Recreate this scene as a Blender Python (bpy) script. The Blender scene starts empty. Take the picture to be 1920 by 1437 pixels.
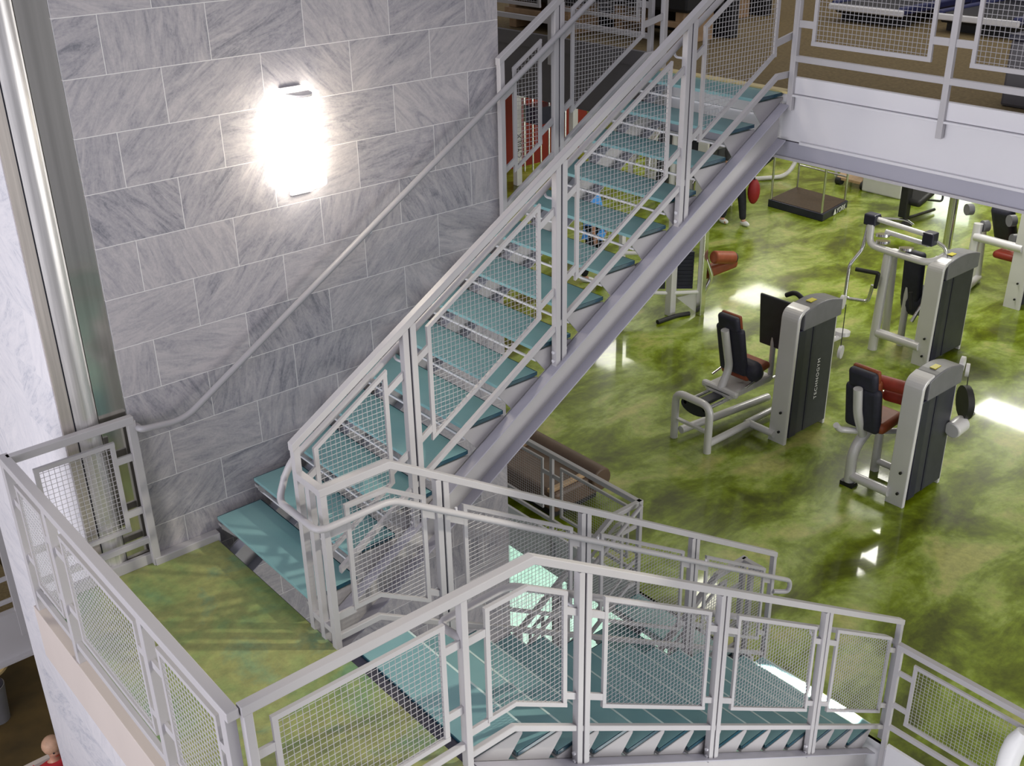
import bpy, bmesh, math, random
from mathutils import Vector, Matrix
random.seed(7)
S = bpy.context.scene
COL = S.collection
V = Vector
G, M, LOW = -2.506, 2.506, -5.012          # gym floor, mezzanine floor, lowest floor (landing is z = 0)
XE = 6.57                                  # edge of gym floor and mezzanine

# ------------------------------------------------------------------ materials
def new_mat(name):
    m = bpy.data.materials.new(name); m.use_nodes = True
    nt = m.node_tree
    return m, nt, nt.nodes['Principled BSDF']
def N(nt, typ, **kw):
    n = nt.nodes.new(typ)
    for k, v in kw.items():
        if k in n.inputs: n.inputs[k].default_value = v
        else: setattr(n, k, v)
    return n
def ramp(nt, stops):
    r = nt.nodes.new('ShaderNodeValToRGB'); e = r.color_ramp.elements
    while len(e) < len(stops): e.new(0.5)
    for i, (p, c) in enumerate(stops):
        e[i].position = p; e[i].color = (c[0], c[1], c[2], 1)
    return r
def plain(name, col, rough=0.5, metal=0.0, var=0.06, scale=6.0, bump=0.0, coat=0.0, emit=0.0):
    m, nt, b = new_mat(name)
    b.inputs['Roughness'].default_value = rough; b.inputs['Metallic'].default_value = metal
    b.inputs['Coat Weight'].default_value = coat
    tc = N(nt, 'ShaderNodeTexCoord'); no = N(nt, 'ShaderNodeTexNoise', Scale=scale, Detail=4.0)
    nt.links.new(tc.outputs['Object'], no.inputs['Vector'])
    lo = [max(0, c*(1-var)) for c in col]; hi = [min(1, c*(1+var)) for c in col]
    r = ramp(nt, [(0.3, lo), (0.7, hi)])
    nt.links.new(no.outputs['Fac'], r.inputs['Fac']); nt.links.new(r.outputs['Color'], b.inputs['Base Color'])
    if bump:
        bp = N(nt, 'ShaderNodeBump', Strength=bump, Distance=0.01)
        nt.links.new(no.outputs['Fac'], bp.inputs['Height']); nt.links.new(bp.outputs['Normal'], b.inputs['Normal'])
    if emit:
        b.inputs['Emission Color'].default_value = (*col, 1); b.inputs['Emission Strength'].default_value = emit
    return m

def stone_mat(name, u, bw, rh, pu, pv, c_dark, c_mid, c_light, grout, msize=0.0022, off=0.5, contrast=1.0):
    """running-bond stone tile on a wall; u = 0 (x) or 1 (y) for the horizontal axis"""
    m, nt, b = new_mat(name)
    L = nt.links.new
    tc = N(nt, 'ShaderNodeTexCoord'); sp = N(nt, 'ShaderNodeSeparateXYZ'); L(tc.outputs['Object'], sp.inputs[0])
    cb = N(nt, 'ShaderNodeCombineXYZ'); L(sp.outputs[u], cb.inputs[0]); L(sp.outputs[2], cb.inputs[1])
    mp = N(nt, 'ShaderNodeMapping'); mp.inputs['Location'].default_value = (-pu, -pv, 0); L(cb.outputs[0], mp.inputs['Vector'])
    br = N(nt, 'ShaderNodeTexBrick'); br.offset = off
    br.inputs['Color1'].default_value = (0, 0, 0, 1); br.inputs['Color2'].default_value = (1, 1, 1, 1)
    br.inputs['Scale'].default_value = 1; br.inputs['Mortar Size'].default_value = msize; br.inputs['Mortar Smooth'].default_value = 0.1
    br.inputs['Brick Width'].default_value = bw; br.inputs['Row Height'].default_value = rh
    L(mp.outputs[0], br.inputs['Vector'])
    bc = N(nt, 'ShaderNodeSeparateColor'); L(br.outputs['Color'], bc.inputs[0])
    rnd = bc.outputs[0]
    an = N(nt, 'ShaderNodeMath', operation='MULTIPLY'); an.inputs[1].default_value = 17.3; L(rnd, an.inputs[0])
    rot = N(nt, 'ShaderNodeVectorRotate', rotation_type='Z_AXIS'); L(mp.outputs[0], rot.inputs['Vector']); L(an.outputs[0], rot.inputs['Angle'])
    w4 = N(nt, 'ShaderNodeMath', operation='MULTIPLY'); w4.inputs[1].default_value = 91.7; L(rnd, w4.inputs[0])
    ms = N(nt, 'ShaderNodeMapping'); ms.inputs['Scale'].default_value = (1.5, 7.0, 1); L(rot.outputs[0], ms.inputs['Vector'])
    n1 = N(nt, 'ShaderNodeTexNoise', noise_dimensions='4D', Scale=2.0, Detail=11.0, Roughness=0.76, Distortion=1.3)
    L(ms.outputs[0], n1.inputs['Vector']); L(w4.outputs[0], n1.inputs['W'])
    n2 = N(nt, 'ShaderNodeTexNoise', noise_dimensions='4D', Scale=60.0, Detail=3.0, Roughness=0.7)
    L(mp.outputs[0], n2.inputs['Vector']); L(w4.outputs[0], n2.inputs['W'])
    mx = N(nt, 'ShaderNodeMath', operation='MULTIPLY_ADD'); mx.inputs[1].default_value = 0.24; L(n2.outputs['Fac'], mx.inputs[0]); L(n1.outputs['Fac'], mx.inputs[2])
    tint = N(nt, 'ShaderNodeMath', operation='MULTIPLY_ADD'); tint.inputs[1].default_value = 0.12*contrast; L(rnd, tint.inputs[0]); L(mx.outputs[0], tint.inputs[2])
    r = ramp(nt, [(0.48, c_dark), (0.625, c_mid), (0.80, c_light)]); L(tint.outputs[0], r.inputs['Fac'])
    mix = N(nt, 'ShaderNodeMix', data_type='RGBA'); L(br.outputs['Fac'], mix.inputs['Factor'])
    L(r.outputs['Color'], mix.inputs[6]); mix.inputs[7].default_value = (*grout, 1)
    L(mix.outputs[2], b.inputs['Base Color'])
    b.inputs['Roughness'].default_value = 0.55
    bp = N(nt, 'ShaderNodeBump', Strength=0.25, Distance=0.004); L(mx.outputs[0], bp.inputs['Height']); L(bp.outputs['Normal'], b.inputs['Normal'])
    return m

def floor_mat(name, stops, scale=0.9, rough=0.12, coat=0.5, streak=(1, 1, 1), spec=0.5):
    m, nt, b = new_mat(name); L = nt.links.new
    tc = N(nt, 'ShaderNodeTexCoord'); mp = N(nt, 'ShaderNodeMapping'); mp.inputs['Scale'].default_value = streak
    L(tc.outputs['Object'], mp.inputs['Vector'])
    n1 = N(nt, 'ShaderNodeTexNoise', Scale=scale, Detail=7.0, Roughness=0.62, Distortion=0.5); L(mp.outputs[0], n1.inputs['Vector'])
    r = ramp(nt, stops); L(n1.outputs['Fac'], r.inputs['Fac'])
    n2 = N(nt, 'ShaderNodeTexNoise', Scale=scale*9, Detail=5.0, Roughness=0.7); L(tc.outputs['Object'], n2.inputs['Vector'])
    r2 = ramp(nt, [(0.3, (0.72, 0.72, 0.72)), (0.7, (1.18, 1.18, 1.15))]); L(n2.outputs['Fac'], r2.inputs['Fac'])
    mx = N(nt, 'ShaderNodeMix', data_type='RGBA', blend_type='MULTIPLY'); mx.inputs['Factor'].default_value = 1
    L(r.outputs['Color'], mx.inputs[6]); L(r2.outputs['Color'], mx.inputs[7]); L(mx.outputs[2], b.inputs['Base Color'])
    b.inputs['Roughness'].default_value = rough + 0.25; b.inputs['Coat Weight'].default_value = coat; b.inputs['Coat Roughness'].default_value = rough
    b.inputs['Specular IOR Level'].default_value = spec
    bp = N(nt, 'ShaderNodeBump', Strength=0.05, Distance=0.01); L(n1.outputs['Fac'], bp.inputs['Height']); L(bp.outputs['Normal'], b.inputs['Coat Normal'])
    return m

def brushed(name, col, rough=0.3, metal=0.9, sc=(60, 60, 1.5)):
    m, nt, b = new_mat(name); L = nt.links.new
    b.inputs['Metallic'].default_value = metal; b.inputs['Roughness'].default_value = rough
    tc = N(nt, 'ShaderNodeTexCoord'); mp = N(nt, 'ShaderNodeMapping'); mp.inputs['Scale'].default_value = sc
    L(tc.outputs['Object'], mp.inputs['Vector']); no = N(nt, 'ShaderNodeTexNoise', Scale=1.0, Detail=6.0); L(mp.outputs[0], no.inputs['Vector'])
    r = ramp(nt, [(0.25, [c*0.72 for c in col]), (0.75, [min(1, c*1.15) for c in col])]); L(no.outputs['Fac'], r.inputs['Fac'])
    L(r.outputs['Color'], b.inputs['Base Color'])
    return m

def glass_tread_mat():
    m, nt, b = new_mat('frosted teal glass'); L = nt.links.new
    tc = N(nt, 'ShaderNodeTexCoord'); no = N(nt, 'ShaderNodeTexNoise', Scale=2.2, Detail=3.0); L(tc.outputs['Object'], no.inputs['Vector'])
    r = ramp(nt, [(0.3, (0.215, 0.405, 0.445)), (0.7, (0.29, 0.50, 0.525))]); L(no.outputs['Fac'], r.inputs['Fac'])
    L(r.outputs['Color'], b.inputs['Base Color'])
    b.inputs['Roughness'].default_value = 0.22; b.inputs['Specular IOR Level'].default_value = 0.5
    tr = N(nt, 'ShaderNodeBsdfTranslucent'); tr.inputs['Color'].default_value = (0.25, 0.62, 0.60, 1)
    mx = N(nt, 'ShaderNodeMixShader'); mx.inputs[0].default_value = 0.22
    out = nt.nodes['Material Output']
    L(b.outputs[0], mx.inputs[1]); L(tr.outputs[0], mx.inputs[2]); L(mx.outputs[0], out.inputs['Surface'])
    return m

PAINT = plain('light grey painted steel', (0.415, 0.40, 0.42), 0.42, 0, 0.03, 3)
PAINT_W = plain('white painted steel', (0.64, 0.63, 0.67), 0.45, 0, 0.02, 2)
WIRE = plain('galvanised grey wire', (0.41, 0.40, 0.42), 0.45, 0, 0.03, 3)
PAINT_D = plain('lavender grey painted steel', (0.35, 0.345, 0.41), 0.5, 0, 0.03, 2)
PIPE = plain('mid grey painted pipe', (0.33, 0.32, 0.345), 0.4, 0, 0.03, 3)
PAINT_BR = plain('grey steel bracket', (0.345, 0.33, 0.345), 0.5, 0, 0.03, 3)
PAINT_WEB = plain('warm grey steel web', (0.42, 0.405, 0.415), 0.5, 0, 0.03, 3)
PAINT_FL = plain('sky-tinted steel flange', (0.375, 0.365, 0.43), 0.4, 0, 0.03, 3)  # same steel as the web, bluish sky light put into the colour
TANPAINT = plain('warm grey painted steel', (0.50, 0.44, 0.415), 0.5, 0, 0.03, 2)
GLASS = glass_tread_mat()
PALE_EDGE = plain('pale polished glass edge', (0.55, 0.68, 0.66), 0.25, 0, 0.05, 5)
EDGE = plain('dark glass edge', (0.012, 0.055, 0.085), 0.2, 0, 0.2, 8)
STONE = stone_mat('grey stone tile', 0, 0.6142, 0.3112, 2.562, -0.0687, (0.165, 0.167, 0.20), (0.325, 0.312, 0.345), (0.455, 0.425, 0.445), (0.70, 0.69, 0.69))
STONE_SIDE = stone_mat('grey stone tile on the end', 1, 0.6142, 0.3112, 0.2, -0.0687, (0.22, 0.225, 0.25), (0.33, 0.33, 0.35), (0.44, 0.43, 0.44), (0.68, 0.67, 0.67))
MARBLE = stone_mat('white veined marble', 1, 0.75, 0.42, 0.3, 0.1, (0.43, 0.44, 0.51), (0.62, 0.61, 0.66), (0.70, 0.68, 0.72), (0.66, 0.66, 0.70), 0.0015)
GREEN = floor_mat('stained green concrete', [(0.36, (0.070, 0.088, 0.001)), (0.44, (0.125, 0.165, 0.003)), (0.50, (0.19, 0.26, 0.012)), (0.565, (0.295, 0.38, 0.070)), (0.65, (0.42, 0.43, 0.13))], 1.15, 0.055, 0.38, (0.8, 1.35, 1), 0.25)
LANDING = floor_mat('stained pale green concrete', [(0.36, (0.13, 0.25, 0.12)), (0.46, (0.23, 0.295, 0.10)), (0.55, (0.30, 0.315, 0.11)), (0.64, (0.17, 0.28, 0.15))], 1.3, 0.25, 0.25)
CARPET = plain('olive brown carpet', (0.16, 0.118, 0.052), 0.95, 0, 0.22, 40, 0.3)
LOWBROWN = plain('dark brown floor', (0.062, 0.040, 0.012), 0.6, 0, 0.5, 2.0)
MINT = floor_mat('pale mint polished floor', [(0.3, (0.36, 0.62, 0.53)), (0.7, (0.52, 0.78, 0.68))], 1.0, 0.15, 0.4)
STEEL_TAN = brushed('tan brushed steel', (0.56, 0.51, 0.48), 0.42, 0.6)
STEEL_LT = brushed('pale brushed steel', (0.74, 0.72, 0.72), 0.34, 0.7)
STEEL_MIR = brushed('polished stainless steel', (0.60, 0.585, 0.53), 0.12, 1.0, (18, 18, 0.3))
SILVER = plain('silver powder coat', (0.68, 0.67, 0.70), 0.32, 0.15, 0.03, 3)
CHROME = plain('chrome', (0.75, 0.75, 0.76), 0.15, 0.95, 0.03, 3)
SHROUD = plain('charcoal plastic shroud', (0.036, 0.038, 0.050), 0.45, 0, 0.12, 10)
SHROUD2 = plain('navy black plastic', (0.022, 0.022, 0.045), 0.35, 0, 0.1, 10)
CAPGREY = plain('slate grey plastic cover', (0.155, 0.155, 0.175), 0.4, 0, 0.08, 8)
BLACK = plain('black rubber', (0.012, 0.012, 0.014), 0.55, 0, 0.2, 12)
NAVY = plain('navy upholstery', (0.022, 0.022, 0.042), 0.6, 0, 0.15, 20)
RUST = plain('rust orange upholstery', (0.27, 0.062, 0.022), 0.5, 0, 0.12, 15)
REDPAD = plain('dark red upholstery', (0.30, 0.035, 0.02), 0.5, 0, 0.12, 15)
YELLOW = plain('yellow sticker', (0.62, 0.55, 0.03), 0.4)
REDWALL = plain('deep red wall paint', (0.20, 0.012, 0.006), 0.7, 0, 0.08, 1.5)
BEIGE = plain('beige plaster wall', (0.42, 0.36, 0.24), 0.8, 0, 0.05, 1.0)
CREAM = plain('cream ceiling paint', (0.55, 0.53, 0.50), 0.8, 0, 0.03, 1.0)
BROWNPAD = plain('brown vinyl bench', (0.115, 0.072, 0.05), 0.5, 0, 0.15, 6)
TANWOOD = plain('tan wood', (0.42, 0.28, 0.16), 0.5, 0, 0.2, 9)
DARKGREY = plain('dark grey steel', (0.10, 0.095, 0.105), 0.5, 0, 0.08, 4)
BLUEPL = plain('dark blue plastic', (0.03, 0.035, 0.11), 0.4, 0, 0.15, 6)
WHITEPL = plain('white plastic', (0.82, 0.82, 0.84), 0.35, 0, 0.02, 6)
LAMPGLASS = plain('glowing opal glass', (1.0, 0.93, 0.78), 0.4, 0, 0.01, 3, emit=12.0)
DAYGLASS = plain('bright daylight pane', (0.93, 1.0, 0.97), 0.2, 0, 0.01, 3, emit=5.0)
SKIN = plain('skin', (0.52, 0.27, 0.19), 0.5, 0, 0.06, 9)
HAIR_RED = plain('auburn hair', (0.30, 0.055, 0.03), 0.6, 0, 0.2, 30)
HAIR_FAIR = plain('fair hair', (0.50, 0.30, 0.20), 0.6, 0, 0.1, 30)
HAIR_BR = plain('brown hair', (0.07, 0.035, 0.02), 0.6, 0, 0.2, 30)
SHIRT_BLUE = plain('bright blue cotton', (0.06, 0.30, 0.78), 0.8, 0, 0.08, 20)
SHIRT_RED = plain('red cotton', (0.45, 0.02, 0.03), 0.8, 0, 0.08, 20)
SHIRT_DARK = plain('charcoal cotton', (0.025, 0.025, 0.03), 0.8, 0, 0.1, 20)
PANTS = plain('black cotton', (0.010, 0.011, 0.018), 0.8, 0, 0.2, 20)
SHOE = plain('white sneaker leather', (0.75, 0.75, 0.76), 0.5, 0, 0.05, 20)

# ------------------------------------------------------------------ mesh builder
def lettering(body, size, mat, loc, rot, parent, space=1.0):
    cu = bpy.data.curves.new('lettering', 'FONT'); cu.body = body; cu.size = size; cu.extrude = 0.001; cu.space_character = space
    t = bpy.data.objects.new('tmp', cu); me = bpy.data.meshes.new_from_object(t); bpy.data.objects.remove(t)
    me.materials.clear(); me.materials.append(mat)
    o = bpy.data.objects.new('lettering', me); COL.objects.link(o); o.rotation_euler = rot; o.location = V(loc)-ORG[parent.name]; o.parent = parent
class MB:
    def __init__(s): s.v = []; s.f = []
    def _add(s, vs, fs):
        o = len(s.v); s.v += [V(p) for p in vs]; s.f += [tuple(i+o for i in f) for f in fs]; return s
    def hexa(s, p):   # 8 pts: bottom 4 ccw, top 4
        return s._add(p, [(3,2,1,0),(4,5,6,7),(0,1,5,4),(1,2,6,5),(2,3,7,6),(3,0,4,7)])
    def box(s, x0, x1, y0, y1, z0, z1):
        return s.hexa([(x0,y0,z0),(x1,y0,z0),(x1,y1,z0),(x0,y1,z0),(x0,y0,z1),(x1,y0,z1),(x1,y1,z1),(x0,y1,z1)])
    def bar(s, p, q, w, h, up=(0,0,1)):
        p, q, up = V(p), V(q), V(up); d = (q-p).normalized()
        a = d.cross(up)
        if a.length < 1e-4: a = d.cross(V((1,0,0)))
        a.normalize(); b = a.cross(d).normalized(); a *= w/2; b *= h/2
        return s.hexa([p-a-b, p+a-b, q+a-b, q-a-b, p-a+b, p+a+b, q+a+b, q-a+b])
    def prism(s, poly, ext):
        n = len(poly); e = V(ext); a = [V(p) for p in poly]
        return s._add(a+[p+e for p in a], [tuple(reversed(range(n))), tuple(range(n, 2*n))]+[(i,(i+1)%n,(i+1)%n+n,i+n) for i in range(n)])
    def tube(s, pts, r, n=10, cap=True):
        pts = [V(p) for p in pts]; rs = r if isinstance(r, (list, tuple)) else [r]*len(pts)
        rings = []; prev = None
        for i, p in enumerate(pts):
            if i == 0: t = (pts[1]-p).normalized()
            elif i == len(pts)-1: t = (p-pts[i-1]).normalized()
            else: t = ((p-pts[i-1]).normalized()+(pts[i+1]-p).normalized()).normalized()
            if prev is None:
                a = t.cross(V((0,0,1)))
                if a.length < 1e-3: a = t.cross(V((1,0,0)))
                a.normalize()
            else:
                a = prev-t*prev.dot(t); a.normalize()
            prev = a; b = t.cross(a)
            rings.append([p+(a*math.cos(2*math.pi*k/n)+b*math.sin(2*math.pi*k/n))*rs[i] for k in range(n)])
        vs = [q for ring in rings for q in ring]; fs = []
        for i in range(len(pts)-1):
            for k in range(n):
                fs.append((i*n+k, i*n+(k+1)%n, (i+1)*n+(k+1)%n, (i+1)*n+k))
        if cap: fs += [tuple(reversed(range(n))), tuple(range((len(pts)-1)*n, len(pts)*n))]
        return s._add(vs, fs)
    def cyl(s, p, q, r, n=20): return s.tube([p, q], r, n)
    def ball(s, c, r, sc=(1,1,1), nu=14, nv=9):
        c = V(c); vs = [c+V((0,0,-r*sc[2]))]
        for j in range(1, nv):
            t = -math.pi/2+math.pi*j/nv
            vs += [c+V((r*sc[0]*math.cos(t)*math.cos(2*math.pi*k/nu), r*sc[1]*math.cos(t)*math.sin(2*math.pi*k/nu), r*sc[2]*math.sin(t))) for k in range(nu)]
        vs.append(c+V((0,0,r*sc[2]))); fs = []; last = len(vs)-1
        for k in range(nu):
            fs.append((0, 1+(k+1)%nu, 1+k)); fs.append((last, last-nu+k, last-nu+(k+1)%nu))
        for j in range(nv-2):
            for k in range(nu):
                a = 1+j*nu; fs.append((a+k, a+(k+1)%nu, a+nu+(k+1)%nu, a+nu+k))
        return s._add(vs, fs)
    def wire(s, p, q, t):
        return s.tube([p, q], t/2, 4)
    def build(s, name, mat, parent=None, bevel=0.0, smooth=False, kind=None, label=None, cat=None, group=None, seg=2):
        me = bpy.data.meshes.new(name)
        org = ORG.get(parent.name, V((0,0,0))) if parent else V((0,0,0))
        me.from_pydata([p-org for p in s.v], [], s.f); me.update()
        bm = bmesh.new(); bm.from_mesh(me); bmesh.ops.recalc_face_normals(bm, faces=bm.faces); bm.to_mesh(me); bm.free()
        me.materials.append(mat)
        if smooth:
            me.polygons.foreach_set('use_smooth', [True]*len(me.polygons))
            try: me.set_sharp_from_angle(angle=math.radians(38))
            except Exception: pass
        o = bpy.data.objects.new(name, me); COL.objects.link(o)
        if parent: o.parent = parent; ORG[o.name] = org
        if bevel:
            b = o.modifiers.new('bevel', 'BEVEL'); b.width = bevel; b.segments = seg; b.limit_method = 'ANGLE'
        if kind: o['kind'] = kind
        if label: o['label'] = label
        if cat: o['category'] = cat
        if group: o['group'] = group
        return o
ORG = {}
def thing(name, label, cat, loc, group=None):
    o = bpy.data.objects.new(name, None); COL.objects.link(o); o.location = loc
    o.empty_display_size = 0.1; o['label'] = label; o['category'] = cat
    if group: o['group'] = group
    ORG[o.name] = V(loc); return o
def copy_tree(o, parent=None):
    c = o.copy(); COL.objects.link(c)
    if parent: c.parent = parent
    for ch in list(o.children): copy_tree(ch, c)
    return c
def move_copy(o, dloc, label, group=None, rotz=None):
    c = copy_tree(o); c.location = V(o.location)+V(dloc); c['label'] = label
    if group: c['group'] = group
    if rotz is not None: c.rotation_euler = (0, 0, rotz)
    return c
def arc(c, r, a0, a1, n, ax, ay):
    c, ax, ay = V(c), V(ax), V(ay)
    return [c+ax*r*math.cos(a0+(a1-a0)*i/n)+ay*r*math.sin(a0+(a1-a0)*i/n) for i in range(n+1)]
def rounded(pts, r, n=5):
    """polyline with its inner corners rounded"""
    pts = [V(p) for p in pts]; out = [pts[0]]
    for i in range(1, len(pts)-1):
        a, b, c = pts[i-1], pts[i], pts[i+1]
        u, w = (a-b), (c-b); k = min(r, u.length*0.49, w.length*0.49)
        p, q = b+u.normalized()*k, b+w.normalized()*k
        for j in range(n+1):
            t = j/n; out.append(p*(1-t)**2+b*2*t*(1-t)+q*t*t)
    out.append(pts[-1]); return out

# ------------------------------------------------------------------ the setting
STRUCT = 'structure'
MB().box(XE, 24.0, -6, 22.0, G-0.45, G).build('floor', GREEN, kind=STRUCT, label='glossy green stained concrete gym floor')
MB().box(1.30, 2.43, 3.26, 5.96, -0.20, 0.0).build('landing_floor', LANDING, kind=STRUCT, label='pale green stair landing')
MB().box(1.30, 2.0, 5.96, 6.03, -0.20, 0.0).build('landing_floor', LANDING, kind=STRUCT)
MB().box(XE+0.06, 24.0, -6, 22.0, M-0.36, M).build('mezzanine_floor', CARPET, kind=STRUCT, label='olive brown carpeted mezzanine floor')
MB().box(-12, 5.0, -14, 24, LOW-0.2, LOW).build('lower_floor', LOWBROWN, kind=STRUCT, label='dark brown floor of the lowest level')
MB().box(5.0, 24.0, -14, 24, LOW-0.2, LOW).build('lower_floor', MINT, kind=STRUCT, label='bright pale mint floor of the lowest level')
# stone tower, marble wall, steel strips
t = MB().box(2.02, 4.984, 6.02, 8.2, LOW, 7.0).build('wall_stone', STONE, kind=STRUCT, label='tall grey stone tile wall')
t.data.materials.append(STONE_SIDE)
for p in t.data.polygons:
    if abs(p.normal.x) > 0.9: p.material_index = 1
MB().box(1.636, 1.76, 3.3, 6.055, LOW, -0.36).build('wall_marble', MARBLE, kind=STRUCT, label='white marble wall below the landing')
MB().box(1.636, 2.018, 6.06, 8.36, LOW, 7.0).build('wall_marble', MARBLE, kind=STRUCT, label='white veined marble pier at the left')
MB().box(1.640, 1.706, 6.04, 6.06, LOW, 7.0).build('trim_1', STEEL_TAN, kind=STRUCT, label='tan steel strip beside the marble pier')
MB().box(1.706, 1.716, 6.05, 6.06, LOW, 7.0).build('trim_10', SHROUD2, kind=STRUCT)
fl = MB(); fl.prism([(1.716, 6.06, LOW)]+[(1.716+0.134*k/12, 6.045-0.022*math.sin(math.pi*k/12), LOW) for k in range(13)]+[(1.850, 6.06, LOW)], (0, 0, 7.0-LOW))
fl.build('trim_2', STEEL_LT, kind=STRUCT, smooth=True, label='slightly rounded pale steel strip')
MB().box(1.852, 2.018, 6.035, 6.06, LOW, 7.0).build('trim_3', STEEL_MIR, kind=STRUCT, label='polished steel strip along the stone wall')
MB().box(2.0, 2.45, 5.955, 6.02, -0.03, 0.05).build('baseboard_stone', PAINT, kind=STRUCT, bevel=0.004)
MB().box(1.30, 2.0, 6.00, 6.03, 0.0, 0.075).build('baseboard_back', PAINT, kind=STRUCT, bevel=0.004)
# stone riser face below the edge of the landing and its fascia
MB().box(1.25, 1.33, 3.22, 6.05, -0.37, 0.012).build('trim_4', TANPAINT, kind=STRUCT, bevel=0.004, label='warm grey landing fascia at the left')
MB().box(1.33, 2.40, 3.20, 3.27, -0.37, 0.0).build('trim_5', PAINT, kind=STRUCT, bevel=0.004)
MB().box(2.405, 2.435, 3.27, 5.88, -0.22, -0.004).box(2.432, 2.503, 3.345, 4.44, -0.06, -0.012).build('trim_6', SHROUD2, kind=STRUCT)  # second box: dark strip added for the shade in the tread gap
# mezzanine beam: kick plate, channel web, flanges
b = MB()
b.box(6.555, 6.595, -6, 4.70, M+0.005, M+0.118)
b.box(6.575, 6.63, -6, 5.95, 2.175, M+0.0)
MB().box(6.575, 6.63, 5.955, 22, 2.06, M+0.0).box(6.555, 6.60, 5.99, 22, M+0.003, M+0.118).build('mezzanine_beam', DARKGREY, kind=STRUCT, label='mezzanine beam beyond the stairs, its shade painted in dark grey')  # same beam lying in shadow; the shade is put into the dark grey
b.box(6.53, 6.63, -6, 4.70, M-0.012, M+0.003)
b.box(6.55, 6.63, -6, 4.60, 2.165, 2.185)
b.build('mezzanine_beam', PAINT_W, kind=STRUCT, bevel=0.003, label='white painted beam along the mezzanine edge')
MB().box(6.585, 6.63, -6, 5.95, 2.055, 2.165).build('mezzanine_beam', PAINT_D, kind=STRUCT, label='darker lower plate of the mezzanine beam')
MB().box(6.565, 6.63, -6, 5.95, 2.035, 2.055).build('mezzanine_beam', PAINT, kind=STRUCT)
MB().box(6.55, 6.63, 4.73, 5.97, M-0.005, M+0.012).build('trim_7', plain('pale yellow nosing strip', (0.60, 0.50, 0.24), 0.5), kind=STRUCT)
MB().box(6.53, XE, -6, 3.22, G-0.45, G+0.02).box(6.565, 6.60, 3.22, 22, G-0.45, G+0.0).build('gym_beam', PAINT_W, kind=STRUCT, bevel=0.003, label='white painted edge beam of the gym floor')
# kick plate on the gym floor edge, with a slot above it as in the photo
MB().box(6.50, 6.53, -6, 3.17, G-0.45, G+0.10).box(6.53, 6.56, 4.55, 4.72, G, G+0.10).box(6.53, 6.56, 5.98, 12, G, G+0.10).build('baseboard_gym', PAINT_W, kind=STRUCT, bevel=0.003)
# far walls
MB().box(13.0, 18.05, 18.6, 18.8, G, M-0.36).build('wall_red', REDWALL, kind=STRUCT, label='deep red wall at the back of the gym')
MB().box(XE, 24.2, 22.0, 22.2, LOW, 7.0).build('wall_back', BEIGE, kind=STRUCT)
w = MB()
w.box(24.0, 24.2, -6, 11.9, LOW, 7.0).box(24.0, 24.2, 13.0, 22.2, LOW, 7.0).box(24.0, 24.2, 11.9, 13.0, LOW, G+0.05).box(24.0, 24.2, 11.9, 13.0, G+1.7, 7.0)
w.build('wall_right', BEIGE, kind=STRUCT)
wf = MB().box(23.99, 24.07, 11.9, 11.96, G+0.05, G+1.7).box(23.99, 24.07, 12.94, 13.0, G+0.05, G+1.7).box(23.99, 24.07, 11.96, 12.94, G+1.64, G+1.7).box(23.99, 24.07, 11.96, 12.94, G+0.05, G+0.11).build('window_1', PAINT, kind=STRUCT)
MB().box(24.05, 24.07, 11.96, 12.94, G+0.11, G+1.64).build('pane', DAYGLASS, wf)
# gym-level gallery across the void at the lower left
MB().box(-6, 2.0, 9.70, 9.78, -2.96, -2.46).box(-6, 2.0, 9.64, 9.78, -2.98, -2.955).build('trim_8', PAINT, kind=STRUCT, label='grey gallery fascia at the far left')
MB().box(-6, 2.0, 9.78, 16, -2.75, -2.50).build('gallery_floor', CARPET, kind=STRUCT)
MB().box(-6, 5, 16, 16.2, LOW, 7).build('wall_left', BEIGE, kind=STRUCT)
MB().box(0.5, 2.4, 9.28, 9.34, LOW+1.0, LOW+1.06).box(0.6, 0.66, 9.28, 9.34, LOW, LOW+1.0).box(2.2, 2.26, 9.28, 9.34, LOW, LOW+1.0).build('trim_9', TANPAINT, kind=STRUCT)

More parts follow.
